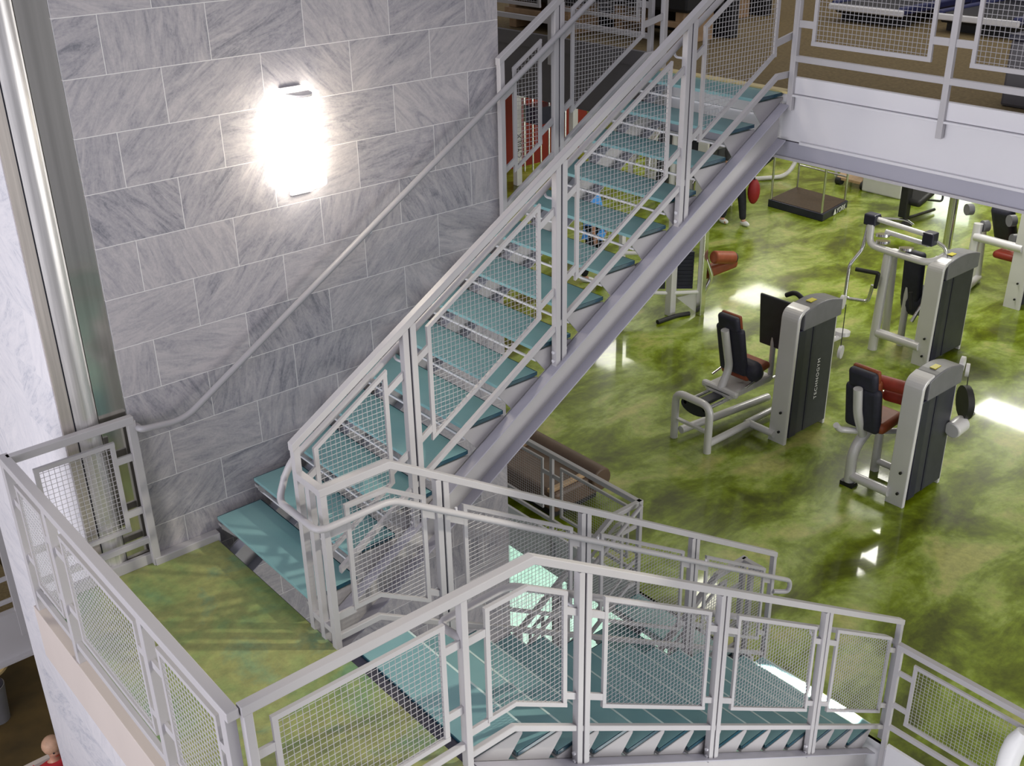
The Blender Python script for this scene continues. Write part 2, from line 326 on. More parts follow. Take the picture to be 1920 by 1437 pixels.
# ------------------------------------------------------------------ stair flights
def flight(label, x0f, run, rise, n, depth, y0, y1, z1, side, loc, group):
    """treads climb towards +x (rise>0) or -z ; side: list of (web y, flange direction)"""
    root = thing('glass_stair_flight', label, 'staircase', loc, group)
    slope = rise/run
    first = None
    for k in range(n):
        xa = x0f+run*k; xb = xa+depth; z = z1+rise*k
        tr = MB().box(xa, xb, y0, y1, z-0.022, z).build('tread', GLASS, root, bevel=0.002)
        if rise < 0: MB().box(xb-0.011, xb+0.001, y0+0.004, y1-0.004, z-0.004, z+0.0012).build('nosing_line', PALE_EDGE, tr)
        ed = MB()
        ed.box(xa+0.002, xb-0.002, y0-0.006, y0-0.0005, z-0.023, z-0.001).box(xa+0.002, xb-0.002, y1+0.0005, y1+0.006, z-0.023, z-0.001)
        rear = xb if rise > 0 else xa
        s_ = 1 if rise > 0 else -1
        if rise > 0: ed.box(rear+0.0005, rear+0.006, y0, y1, z-0.023, z-0.001)
        else: ed.box(rear-0.006, rear-0.0005, y0, y1, z-0.023, z-0.001)
        ed.build('glass_edge', EDGE, tr)
        nb = MB(); xn = (xa+0.035) if rise > 0 else (xb-0.012)
        zz = z-0.112 if rise > 0 else z-0.038
        nb.box(xn-0.006, xn+0.006, y0+0.01, y1-0.01, zz, zz+0.014)
        if k or rise < 0: nb.build('support_bar', PAINT_W, tr)
        for (wy, fd) in side:
            yb = wy
            # saw-tooth plate carrying the end of the tread
            fx, rx = (xa, xb) if rise > 0 else (xb, xa)
            sl = lambda x: (z1+slope*(x-x0f)-0.25) if rise > 0 else (z1+slope*(x-(x0f+depth))-0.25)
            bx = fx+s_*0.10; 
            poly = [(rx+s_*0.005, z-0.036), (fx, z-0.036), (fx, z-0.065), (bx, sl(bx)), (rx+s_*0.005, max(sl(rx), z-0.2) if rise < 0 else min(sl(rx), z-0.062))]
            if rise > 0: poly = [(rx+0.005, z-0.036), (fx, z-0.036), (fx, z-0.07), (fx+0.10, sl(fx+0.10)), (rx+0.005, sl(rx))]
            else: poly = [(rx-0.005, z-0.036), (fx, z-0.036), (fx, z-0.07), (fx-0.10, sl(fx-0.10)), (rx-0.005, sl(rx))]
            if poly[-1][1] > poly[0][1]-0.02: poly[-1] = (poly[-1][0], poly[0][1]-0.02)
            pb = MB().prism([(x, yb-0.004, q) for x, q in poly], (0, 0.008, 0))
            pb.bar((fx, yb+0.0-fd*0.02, z-0.05), (rx, yb-fd*0.02, z-0.05), 0.05, 0.02)
            pb.build('bracket', PAINT_BR, tr)
    for (wy, fd) in side:
        xs, xe = (x0f-0.02, x0f+run*(n-1)+depth-0.025)
        zt = lambda x: (z1+slope*(x-x0f)-0.25) if rise > 0 else (z1+slope*(x-(x0f+depth))-0.25)
        web = None
        for (dz0, dz1, o0, o1) in ((-0.255, 0.0, 0.0, 0.012), (-0.012, 0.0, 0.0, 0.088), (-0.262, -0.25, 0.0, 0.088)):
            ya, yb = sorted((wy+fd*o0, wy+fd*o1))
            st = MB().prism([(xs, ya, zt(xs)+dz0), (xe, ya, zt(xe)+dz0), (xe, ya, zt(xe)+dz1), (xs, ya, zt(xs)+dz1)], (0, yb-ya, 0))
            if web is None: web = st.build('stringer', PAINT_WEB, root)
            else: st.build('flange', PAINT_FL, web, bevel=0.004)
    return root
up = flight('teal glass stair flight climbing to the mezzanine along the stone wall', 2.445, 0.2917, 0.179, 14, 0.32, 4.785, 5.95, 0.179,
            [(4.785, -1), (5.955, 1)][:1]+[(5.90, -1)], (2.445, 5.3, 0), 'teal glass stair flights')
lo = flight('teal glass stair flight descending from the landing to the green gym floor', 2.51, 0.285, -0.179, 14, 0.32, 3.345, 4.44, 0.0,
            [(3.345, -1), (4.44, 1)], (2.51, 3.9, 0), 'teal glass stair flights')
dn = move_copy(up, (0, 0, LOW), 'lowest teal glass stair flight, dropping from the gym floor below the upper flight', 'teal glass stair flights')

# ------------------------------------------------------------------ railings
def interp(pts):
    def f(s):
        if s <= pts[0][0]: a, b = pts[0], pts[1]
        elif s >= pts[-1][0]: a, b = pts[-2], pts[-1]
        else:
            for a, b in zip(pts, pts[1:]):
                if a[0] <= s <= b[0]: break
        return a[1]+(b[1]-a[1])*(s-a[0])/(b[0]-a[0])
    return f
def seg(f, kinks, s0, s1):
    ss = sorted([s0, s1]+[k for k in kinks if s0 < k < s1]); return [(s, f(s)) for s in ss]
class Rail:
    """a railing in the vertical plane x=c (axis 'y') or y=c (axis 'x')"""
    def __init__(s, label, axis, c, loc, group='grey steel railings with wire mesh panels', name='mesh_railing'):
        s.ax, s.c = axis, c; s.root = thing(name, label, 'railing', loc, group)
    def P(s, a, z, o=0.0): return (a, s.c+o, z) if s.ax == 'x' else (s.c+o, a, z)
    def strip(s, mb, top, h, o0, o1):
        """solid band: top polyline [(s,z)], height h, between plane offsets o0..o1"""
        vs = []; n = len(top)
        for a, za in top: vs += [s.P(a, za-h, o0), s.P(a, za-h, o1), s.P(a, za, o1), s.P(a, za, o0)]
        fs = [(0, 1, 2, 3), tuple(4*(n-1)+q for q in (3, 2, 1, 0))]
        for i in range(n-1):
            for q in range(4): fs.append((4*i+q, 4*i+4+q, 4*i+4+(q+1) % 4, 4*i+(q+1) % 4))
        mb._add(vs, fs)
        return mb
    def top(s, pts, h=0.05, w=0.048, name='top_rail'):
        return s.strip(MB(), pts, h, -w/2, w/2).build(name, PAINT, s.root, bevel=0.004)
    def bottom(s, pts, h=0.042, w=0.030): return s.top(pts, h, w, 'bottom_rail')
    def post(s, a, z0, z1, double=False, w=0.04, d=0.044):
        mb = MB()
        if double:
            for k in (-1, 1):
                m = a+k*(w/2+0.0065)
                mb.hexa([s.P(m-w/2, z0, -d/2), s.P(m+w/2, z0, -d/2), s.P(m+w/2, z0, d/2), s.P(m-w/2, z0, d/2), s.P(m-w/2, z1, -d/2), s.P(m+w/2, z1, -d/2), s.P(m+w/2, z1, d/2), s.P(m-w/2, z1, d/2)])
        else:
            mb.hexa([s.P(a-w/2, z0, -d/2), s.P(a+w/2, z0, -d/2), s.P(a+w/2, z0, d/2), s.P(a-w/2, z0, d/2), s.P(a-w/2, z1, -d/2), s.P(a+w/2, z1, -d/2), s.P(a+w/2, z1, d/2), s.P(a-w/2, z1, d/2)])
        p = mb.build('post', PAINT, s.root, bevel=0.003)
        if double:
            jf = MB(); g = 0.006
            jf.hexa([s.P(a-g, z0+0.02, -d*0.3), s.P(a+g, z0+0.02, -d*0.3), s.P(a+g, z0+0.02, d*0.3), s.P(a-g, z0+0.02, d*0.3), s.P(a-g, z1, -d*0.3), s.P(a+g, z1, -d*0.3), s.P(a+g, z1, d*0.3), s.P(a-g, z1, d*0.3)])
            jf.build('gap_shade', SHROUD2, p)  # dark strip standing in for the shade between the two bars
            for zz in (0.05, 0.11):
                wv = w+0.006
                for sg in (-1, 1): MB().cyl(s.P(a+sg*(wv+0.012), z0+zz), s.P(a+sg*(wv-0.004), z0+zz), 0.012, 8).build('bolt', PAINT_W, p)
        return p
    def panel(s, s0, s1, top, bot, kinks=(), clips=None, fw=0.028, pitch=0.0305, t=0.0036, d=0.02):
        mb = MB()
        T, B = seg(top, kinks, s0, s1), seg(bot, kinks, s0, s1)
        s.strip(mb, T, fw, -d/2, d/2); s.strip(mb, [(a, z+fw) for a, z in B], fw, -d/2, d/2)
        for a, b in ((s0, s0+fw), (s1-fw, s1)):
            e = d/2-0.0012; a, b = (a+0.0012, b) if a == s0 else (a, b-0.0012)
            mb.hexa([s.P(a, bot(a)+0.002, -e), s.P(b, bot(b)+0.002, -e), s.P(b, bot(b)+0.002, e), s.P(a, bot(a)+0.002, e), s.P(a, top(a)-0.002, -e), s.P(b, top(b)-0.002, -e), s.P(b, top(b)-0.002, e), s.P(a, top(a)-0.002, e)])
        fr = mb.build('mesh_panel', PAINT, s.root)
        w = MB(); a0, a1 = s0+fw*0.7, s1-fw*0.7
        n = max(2, int((a1-a0)/pitch)); st = (a1-a0)/n
        for i in range(1, n):
            a = a0+st*i; w.wire(s.P(a, bot(a)+fw*0.5, 0.001), s.P(a, top(a)-fw*0.5, 0.001), t)
        zs = [z for _, z in T]+[z for _, z in B]; z = min(zs)+fw+pitch*0.5
        while z < max(zs)-fw*0.8:
            cut = [a0, a1]
            for line in (T, B):
                for (pa, za), (pb, zb) in zip(line, line[1:]):
                    if abs(zb-za) > 1e-6:
                        u = (z-za)/(zb-za)
                        if 0 < u < 1: cut.append(pa+(pb-pa)*u)
            cut = sorted(c for c in cut if a0-1e-6 <= c <= a1+1e-6)
            for c0, c1 in zip(cut, cut[1:]):
                m = (c0+c1)/2
                if c1-c0 > 0.01 and bot(m) < z < top(m): w.wire(s.P(c0, z, -0.001), s.P(c1, z, -0.001), t)
            z += pitch
        w.build('wire_mesh', WIRE, fr)
        if clips:
            for (ca, cb, zf) in clips:
                s.strip(MB(), [(ca, zf(ca)), (cb, zf(cb))], 0.046, -0.008, 0.008).build('clip', PAINT, fr)
        return fr
    def pipe(s, pts, r=0.0205, mat=None, brackets=()):
        p = MB().tube(rounded(pts, 0.07), r, 12).build('handrail', mat or PAINT, s.root, smooth=True)
        if brackets:
            for (q, e) in brackets:
                q, e = V(q), V(e); MB().tube(rounded([q, V((q.x, q.y, e.z)) , e], 0.03), 0.008, 8).build('bracket', PAINT_W, p, smooth=True)
        return p
K = lambda v: (lambda s: v)

# --- railing round the landing front and down the outer side of the lower flight
SLO = -0.628
Rlo = interp([(1.2, 1.07), (2.87, 1.07), (6.9, 1.07+SLO*(6.9-2.87))])
def mn(flat, slope_off, s0, sl, z0):
    return lambda s: min(flat, z0+sl*(s-s0)+slope_off)
Tlo = mn(0.905, -0.185, 2.87, SLO, 1.07); Blo = mn(0.20, -0.945, 2.87, SLO, 1.07); Alo = mn(0.085, -1.07, 2.87, SLO, 1.07)
kT, kB, kA = 2.87+(1.07-0.185-0.905)/-SLO, 2.87+(1.07-0.945-0.20)/-SLO, 2.87+(1.07-1.07-0.085)/-SLO
KK = (kT, kB)
PX = [2.44, 3.22, 4.40, 5.575, 6.64]
def lower_rail(r, first_flat=None, kinks=KK):
    r.bottom(seg(Alo, (kA,), PX[0], PX[-1]))
    for i, a in enumerate(PX):
        r.post(a, Rlo(a)-1.36 if i else -0.10, Rlo(a)-0.03, double=0 < i < 4)
    for i in range(4):
        a0, a1 = PX[i]+(0.13 if i == 0 else 0.155), PX[i+1]-(0.115 if i < 3 else 0.105)
        c1 = lambda s: min(0.79, Rlo(s)-0.285); c2 = lambda s: min(0.36, Rlo(s)-0.845)
        r.panel(a0, a1, Tlo, Blo, kinks, [(PX[i]+0.02, a0+0.01, c1), (a1-0.01, PX[i+1]-0.02, c1), (PX[i]+0.02, a0+0.01, c2), (a1-0.01, PX[i+1]-0.02, c2)])
ro = Rail('grey mesh railing across the landing front and down the near side of the lower flight', 'x', 3.30, (1.30, 3.30, 0))
ro.top([(1.318, 1.07), (2.87, 1.07), (6.665, Rlo(6.66))])
ro.post(1.345, -0.36, 1.04)
lower_rail(ro)
ro.bottom([(1.345, 0.165), (2.44, 0.165)])
ro.panel(1.445, 2.335, K(0.935), K(0.235), (), [(1.36, 1.455, K(0.80)), (2.325, 2.43, K(0.80)), (1.36, 1.455, K(0.40)), (2.325, 2.43, K(0.40))])
ro.pipe([(2.43, 3.31, 0.80), (2.36, 3.39, 0.87), (2.80, 3.39, 0.87), (6.62, 3.39, 0.87+SLO*3.80), (6.64, 3.31, 0.87+SLO*3.80-0.02)],
        brackets=[((PX[i]-0.04, 3.39, Rlo(PX[i])-0.215), (PX[i]-0.03, 3.32, Rlo(PX[i])-0.275)) for i in (1, 2, 3)])
# --- inner railing of the lower flight with the newel at the landing edge
ri = Rail('grey mesh railing down the far side of the lower flight from the triple newel post', 'x', 4.505, (2.44, 4.505, 0))
ri.top([(2.414, 1.07), (2.87, 1.07), (6.665, Rlo(6.66))])
lower_rail(ri)
ri.pipe([(2.41, 4.85, 0.98), (2.35, 4.83, 0.87), (2.35, 4.415, 0.87), (2.82, 4.415, 0.87), (6.79, 4.415, 0.87+SLO*3.97), (6.79, 4.415, 0.87+SLO*3.97-0.12), (6.65, 4.48, 0.87+SLO*3.97-0.08)],
        brackets=[((PX[i]+0.04, 4.415, Rlo(PX[i])-0.215), (PX[i]+0.03, 4.48, Rlo(PX[i])-0.275)) for i in (1, 2, 3)])
# newel: two more posts and the short cross rails
MB().box(2.4175, 2.4625, 4.50, 4.75, 1.022, 1.0685).build('top_rail', PAINT, ri.root, bevel=0.004)
MB().box(2.423, 2.457, 4.50, 4.75, 0.09, 0.13).build('bottom_rail', PAINT, ri.root, bevel=0.003)
MB().box(2.42, 2.46, 4.603, 4.647, -0.10, 1.04).build('post', PAINT, ri.root, bevel=0.003)
# --- outer railing of the upper flight
SU = 0.615
Rup = interp([(2.44, 1.262), (6.9, 1.262+SU*4.46)])
UX = [2.44, 3.22, 4.385, 5.50, 6.61]
def upper_rail(r, UX, cap=99.0, first=True, dz=0.0):
    T = lambda s: min(Rup(s)-0.165, cap-0.13)+dz; B = lambda s: min(max(Rup(s)-0.905, 0.26), M+0.27)+dz; A = lambda s: min(Rup(s)-1.055, M+0.15)+dz
    kB = 2.44+(M+0.27+0.905-1.262)/SU; kA = 2.44+(M+0.15+1.055-1.262)/SU; kB0 = 2.44+(0.26+0.905-1.262)/SU
    r.bottom(seg(A, (kA,), UX[0]+(0.2 if first else 0), UX[-1]))
    n = len(UX)
    for i, a in enumerate(UX):
        z0 = Rup(a)-1.38+dz
        if i == 0 and first: z0 = -0.10+dz
        r.post(a, min(z0, M-0.02+dz), min(Rup(a), cap)-0.03+dz, double=0 < i < n-1)
    for i in range(n-1):
        a0, a1 = UX[i]+(0.11 if i == 0 else 0.13), UX[i+1]-0.16
        if i == n-2: a1 = UX[i+1]-0.22
        c1 = lambda s: min(Rup(s)-0.28, cap-0.25)+dz; c2 = lambda s: min(Rup(s)-0.80, M+0.42)+dz
        cl = [(UX[i]+0.02, a0+0.01, c1), (a1-0.01, UX[i+1]-0.02, c1), (UX[i]+0.02, a0+0.01, c2), (a1-0.01, UX[i+1]-0.02, c2)]
        r.panel(a0, a1, T, B, (kB, kB0, 2.44+(cap+0.035-1.262)/SU), cl)
ru = Rail('grey mesh railing up the open side of the upper flight', 'x', 4.745, (2.44, 4.745, 0))
ru.top([(2.414, Rup(2.414)), (6.635, Rup(6.635))]); upper_rail(ru, UX)
MB().box(2.4195, 2.4605, 4.7235, 4.7665, 1.01, Rup(2.44)-0.012).build('post', PAINT, ru.root, bevel=0.003)
ru.pipe([(2.40, 4.835, 0.99), (2.46, 4.835, Rup(2.46)-0.19), (6.58, 4.835, Rup(6.58)-0.19)],
        brackets=[((a-0.04, 4.835, Rup(a)-0.205), (a-0.03, 4.765, Rup(a)-0.265)) for a in UX[1:4]])
# --- far-side railing of the upper flight beyond the end of the stone wall
WX = [4.965, 5.50, 6.61]
rw = Rail('grey mesh railing on the far side of the upper flight past the stone wall', 'x', 5.975, (4.965, 5.975, 1.7))
rw.top([(4.938, Rup(4.938)), (6.635, Rup(6.635))]); upper_rail(rw, WX, first=False)
# --- railings of the lowest flight (gym floor down)
rd = Rail('grey mesh railing of the lowest flight, peaking at the gym floor beside the lower flight', 'x', 4.745, (5.5, 4.745, LOW))
DZ = LOW
kx = 2.44+(M+1.065-1.262)/SU
rd.top([(4.0, Rup(4.0)+DZ), (min(kx, 6.55), min(Rup(kx), M+1.065)+DZ), (6.58, M+1.065+DZ)])
upper_rail(rd, [4.385, 5.50, 6.56], M+1.065, first=False, dz=DZ)
rd2 = Rail('grey mesh railing of the lowest flight on the stone wall side', 'x', 5.975, (5.5, 5.975, LOW))
rd2.top([(4.99, Rup(4.99)+DZ), (min(kx, 6.55), M+1.065+DZ), (6.58, M+1.065+DZ)])
upper_rail(rd2, [5.05, 5.50, 6.56], M+1.065, first=False, dz=DZ)
rd2.pipe([(5.05, 5.90, Rup(5.05)+DZ-0.19), (6.5, 5.90, Rup(6.5)+DZ-0.19)])
# --- landing railings, left and back
rl = Rail('grey mesh railing along the left edge of the landing', 'y', 1.285, (1.285, 4.7, 0))
rl.top([(3.285, 1.07), (6.03, 1.07)], w=0.055); rl.bottom([(3.33, 0.155), (6.01, 0.155)])
LY = [3.345, 4.15, 5.36, 6.01]
for a in LY[:3]: rl.post(a, -0.06, 1.04, w=0.05, d=0.05)
rl.post(6.0, -0.06, 1.04, w=0.05, d=0.05)
for a, b, i in ((3.45, 4.03, 0), (4.27, 5.22, 1), (5.48, 5.89, 2)):
    cl = []
    for z in (0.80, 0.42): cl += [(LY[i]+0.02, a+0.01, K(z)), (b-0.01, LY[i+1]-0.02, K(z))]
    rl.panel(a, b, K(0.935), K(0.235), (), cl)
rb = Rail('grey mesh railing across the back of the landing beside the stone wall', 'x', 5.985, (1.6, 5.985, 0))
rb.top([(1.29, 1.07), (2.03, 1.07)]); rb.bottom([(1.30, 0.215), (2.0, 0.215)]); rb.post(2.015, 0.0, 1.04, w=0.05)
rb.panel(1.415, 1.895, K(0.935), K(0.30), (), [(1.30, 1.42, K(0.82)), (1.885, 2.0, K(0.82)), (1.30, 1.42, K(0.44)), (1.885, 2.0, K(0.44))])
# --- mezzanine edge railings
def edge_rail(label, x, ys, zf, loc, drop=0.11, panels=True):
    r = Rail(label, 'y', x, loc)
    r.top([(ys[0]-0.02, zf+1.065), (ys[-1]+0.02, zf+1.065)]); r.bottom([(ys[0], zf+0.268), (ys[-1], zf+0.268)])
    for a in ys: r.post(a, zf-drop, zf+1.04, w=0.042, d=0.034)
    for a, b in zip(ys, ys[1:]):
        p, q = a+0.13, b-0.13
        cl = []
        for z in (0.82, 0.50): cl += [(a+0.02, p+0.01, K(zf+z)), (q-0.01, b-0.02, K(zf+z))]
        r.panel(p, q, K(zf+0.945), K(zf+0.345), (), cl)
    return r
edge_rail('grey mesh railing on the mezzanine beam right of the upper flight', 6.545, [1.25, 2.40, 3.55, 4.70], M, (6.545, 3.5, M))
edge_rail('grey mesh railing on the mezzanine edge beyond the upper flight', 6.545, [6.05, 7.2, 8.35, 9.5], M, (6.545, 7.5, M))
edge_rail('grey mesh railing on the gym floor edge at the lower right of the picture', 6.545, [2.06, 3.215], G, (6.545, 2.6, G), drop=0.38)
edge_rail('grey mesh railing on the gym floor edge behind the lowest flight', 6.545, [5.965, 7.19, 8.4, 9.6], G, (6.545, 7.5, G), drop=0.3)
ns = Rail('short grey railing between the two flights at the gym floor edge', 'y', 6.545, (6.545, 4.63, G))
ns.top([(4.53, G+1.065), (4.75, G+1.065)]); ns.post(4.65, G, G+1.04)
# --- gallery railing at the lower left
gr = Rail('grey railing on the gallery behind the marble pier at the far left', 'x', 9.72, (1.5, 9.72, G))
gr.top([(-0.5, G+1.06), (2.0, G+1.06)]); gr.bottom([(-0.5, G+0.20), (2.0, G+0.20)]); gr.post(1.87, G-0.25, G+1.05, w=0.06); gr.post(0.6, G-0.25, G+1.05)
gr.panel(0.75, 1.74, K(G+0.94), K(G+0.30), (), [(1.73, 1.86, K(G+0.8)), (1.73, 1.86, K(G+0.45))])
# --- handrail pipe on the stone wall
hw = thing('wall_handrail', 'light grey pipe handrail mounted on the stone wall, rising to the right', 'handrail', (2.05, 5.94, 1.0))
MB().tube(rounded([(2.05, 6.0, 0.985), (2.05, 5.93, 0.985), (2.33, 5.93, 0.955), (6.6, 5.93, 0.955+0.62*4.27)], 0.10), 0.021, 12).build('pipe', PIPE, hw, smooth=True)
for a in (2.75, 3.8, 4.85):
    z = 0.955+0.62*(a-2.33); hb = MB().tube(rounded([(a, 5.935, z), (a, 5.95, z-0.055), (a, 6.02, z-0.055)], 0.03), 0.008, 8); hb.build('bracket', PAINT_W, hw, smooth=True)

# ------------------------------------------------------------------ wall lamp
lp = thing('wall_sconce', 'glowing half-cylinder wall lamp on the grey stone wall', 'lamp', (3.33, 6.0, 2.5))
R0 = 0.165
prof = [(3.345+R0*math.cos(math.pi*k/16), 6.0-R0*0.95*math.sin(math.pi*k/16)) for k in range(17)]
MB().prism([(x, y, 2.23) for x, y in prof], (0, 0, 0.56)).build('lamp_shade', LAMPGLASS, lp, smooth=True)
MB().box(3.27, 3.42, 5.995, 6.018, 2.17, 2.83).build('back_plate', PAINT_W, lp)
MB().prism([(3.345+(R0*0.5)*math.cos(math.pi*k/12), 5.94-R0*0.75*math.sin(math.pi*k/12), 2.792) for k in range(13)], (0, 0, 0.014)).build('cap', PAINT_W, lp)

# ------------------------------------------------------------------ gym machines
def tower(root, x0, x1, y, h, th=0.24, slope=0.05, text=None):
    """weight-stack tower: slab in the xz plane, front upright at x0, shroud facing -y"""
    z = G
    th0 = th
    col = MB()                                           # silver front upright, bent over at the top
    pts = rounded([(x0+0.05, y+th/2, z+0.0), (x0+0.09, y+th/2, z+h-0.02), (x0+0.26, y+th/2, z+h+0.02)], 0.13, 6)
    vs = []
    for i, p in enumerate(pts):
        tdir = (pts[min(i+1, len(pts)-1)]-pts[max(i-1, 0)]).normalized(); nrm = V((tdir.z, 0, -tdir.x))*0.62
        vs.append([p-nrm*0.045+V((0, -th/2, 0)), p+nrm*0.045+V((0, -th/2, 0)), p+nrm*0.045+V((0, th/2, 0)), p-nrm*0.045+V((0, th/2, 0))])
    for a, b in zip(vs, vs[1:]): col._add(a+b, [(0,1,5,4),(1,2,6,5),(2,3,7,6),(3,0,4,7)])
    col._add(vs[0], [(3,2,1,0)]); col._add(vs[-1], [(0,1,2,3)])
    u = col.build('upright', SILVER, root, bevel=0.012)
    for q in (0.16, 0.42): MB().cyl((x0+0.0, y+th*0.35, z+q), (x0+0.02, y+th*0.35, z+q), 0.016, 10).build('bolt', BLACK, u)
    MB().box(x0+0.115, x1-0.03, y+0.01, y+th-0.01, z+0.07, z+h-0.22).build('shroud', SHROUD, root, bevel=0.012)
    MB().box(x0+0.10, x0+0.24, y-0.005, y+th-0.03, z+0.07, z+h-0.22).build('shroud_strip', SHROUD2, root, bevel=0.008)
    MB().box(x0+0.385, x0+0.42, y+0.002, y+0.02, z+0.08, z+h-0.23).build('shroud_strip', SHROUD2, root)
    prof = [(x0+0.17, z+h-0.23)]+[(x0+0.17+(x1-x0-0.14)*k/10, z+h-0.10+0.15*math.sin(math.pi*(0.22+0.62*k/10))) for k in range(11)]+[(x1+0.03, z+h-0.23)]
    cap = MB().prism([(a, y-0.012, b) for a, b in prof], (0, th+0.02, 0)).build('top_cover', CAPGREY, root, bevel=0.012)
    MB().box(x0+0.38, x0+0.50, y-0.006+th*0.35, y+th*0.62, z+h+0.048, z+h+0.056).build('sticker', YELLOW, cap)
    MB().box(x1-0.045, x1+0.0, y+0.02, y+th, z, z+h-0.2).build('rear_upright', SILVER, root, bevel=0.01)
    if text:
        lettering(text, 0.075, WHITEPL, (x0+0.60, y+0.004, z+0.45), (math.pi/2, -math.pi/2, 0), root, 1.25)
    return u
def rtube(pts, r, rad=0.08): return MB().tube(rounded(pts, rad, 6), r, 14)
def disc(mb, c, ax, r, t): c, ax = V(c), V(ax); return mb.cyl(c-ax*t/2, c+ax*t/2, r, 20)
def cushion(root, name, mat, c, size, rot=None, parent=None, shell=None):
    """soft pad: rounded box centred at c, rotated about y by rot"""
    mb = MB(); mb.box(-size[0]/2, size[0]/2, -size[1]/2, size[1]/2, -size[2]/2, size[2]/2)
    m = Matrix.Rotation(rot or 0, 3, 'Y'); mb.v = [m @ p+V(c) for p in mb.v]
    return mb.build(name, mat, parent or root, bevel=min(size)*0.42, seg=3, smooth=True)

# A: sliding seat leg press
a = thing('leg_press_machine', 'silver leg press with sliding rust seat and big charcoal foot plate', 'exercise machine', (9.9, 7.2, G), 'silver weight machines on the gym floor')
tower(a, 9.96, 10.84, 6.80, 1.70, 0.24, text='TECHNOGYM')
rtube([(9.17, 7.31, G), (9.17, 7.31, G+0.62), (9.17, 7.84, G+0.62), (9.17, 7.84, G)], 0.048, 0.13).build('end_frame', SILVER, a, smooth=True)
MB().bar((9.17, 7.35, G+0.27), (9.17, 7.80, G+0.27), 0.05, 0.03).build('crossbar', SILVER, a)
mb = MB(); disc(mb, (9.22, 7.575, G+0.50), (1, 0, 0), 0.17, 0.04); mb.v = [V((p.x, 7.575+(p.y-7.575)*1.25, G+0.50+(p.z-G-0.50)*0.62)) for p in mb.v]
mb.build('bumper_plate', SHROUD2, a, bevel=0.006)
rtube([(9.2, 7.33, G+0.10), (10.0, 7.33, G+0.10)], 0.045).build('base_tube', SILVER, a, smooth=True)
rtube([(9.98, 7.33, G+0.10), (9.98, 6.95, G+0.10)], 0.045).build('base_tube', SILVER, a, smooth=True)
rtube([(9.95, 7.36, G+0.10), (10.7, 7.36, G+0.10)], 0.04).build('base_tube', SILVER, a, smooth=True)
rtube([(9.2, 7.76, G+0.12), (10.7, 7.60, G+0.12)], 0.05).build('base_tube', SILVER, a, smooth=True)
for yy in (7.42, 7.72): rtube([(9.2, yy, G+0.52), (10.6, yy, G+0.52)], 0.024).build('slide_rail', CHROME, a, smooth=True)
MB().box(9.22, 9.85, 7.50, 7.64, G+0.50, G+0.545).build('slide_track', SHROUD, a, bevel=0.01)
MB().box(9.62, 10.42, 7.36, 7.78, G+0.52, G+0.62).build('carriage', SILVER, a, bevel=0.03)
MB().box(9.62, 9.70, 7.30, 7.84, G+0.55, G+0.64).build('carriage_bumper', SILVER, a, bevel=0.03)
rtube([(9.66, 7.56, G+0.60), (9.80, 7.56, G+0.84), (9.66, 7.56, G+1.38)], 0.05, 0.1).build('seat_post', SILVER, a, smooth=True)
bk = cushion(a, 'backrest', NAVY, (9.83, 7.56, G+1.08), (0.10, 0.40, 0.66), -0.22)
hp = cushion(a, 'head_pad', NAVY, (9.73, 7.56, G+1.46), (0.09, 0.30, 0.20), -0.22)
cushion(a, 'head_face', RUST, (9.785, 7.56, G+1.47), (0.05, 0.29, 0.20), -0.22, parent=hp)
cushion(a, 'cushion_face', RUST, (9.885, 7.56, G+1.02), (0.06, 0.34, 0.60), -0.22, parent=bk)
st = cushion(a, 'seat', RUST, (10.12, 7.56, G+0.75), (0.46, 0.42, 0.10), -0.12)
cushion(a, 'seat_shell', NAVY, (10.00, 7.50, G+0.80), (0.22, 0.52, 0.26), -0.5, parent=st)
for yy in (7.30, 7.82): rtube([(9.80, yy, G+0.66), (9.98, yy, G+0.70)], 0.016).build('seat_handle', CHROME, a, smooth=True)
MB().prism([(10.40, 7.14, G+0.98), (10.40, 7.60, G+0.98), (10.33, 7.60, G+1.66), (10.33, 7.14, G+1.66)], (0.035, 0, 0.004)).build('foot_plate', SHROUD, a, bevel=0.03, seg=3)
rtube([(10.42, 7.40, G+0.55), (10.42, 7.40, G+1.2)], 0.035).build('plate_post', SILVER, a, smooth=True)
mb = MB(); disc(mb, (10.94, 6.84, G+1.60), (0.3, -1, 0), 0.085, 0.04); mb.build('pulley', SILVER, a, smooth=True)
MB().cyl((11.01, 6.83, G+1.55), (11.01, 6.83, G+0.98), 0.006, 6).build('cable', BLACK, a)
mb = MB(); disc(mb, (11.02, 6.83, G+0.92), (0.3, -1, 0), 0.085, 0.035); mb.build('pulley', SILVER, a, smooth=True); mb = MB(); disc(mb, (11.0, 7.0, G+1.1), (0.3, -1, 0.2), 0.08, 0.035); mb.build('pulley', SILVER, a, smooth=True)
rtube([(10.8, 6.95, G+1.05), (11.16, 6.95, G+1.05)], 0.035).build('pulley_arm', SILVER, a, smooth=True)
mb = MB(); disc(mb, (11.19, 6.95, G+1.09), (0.1, 0, 1), 0.10, 0.05); mb.build('counterweight', SILVER, a, smooth=True)
rtube([(10.42, 7.02, G+1.70), (10.42, 7.15, G+1.78), (10.42, 7.28, G+1.70)], 0.03).build('grip', BLACK, a, smooth=True)

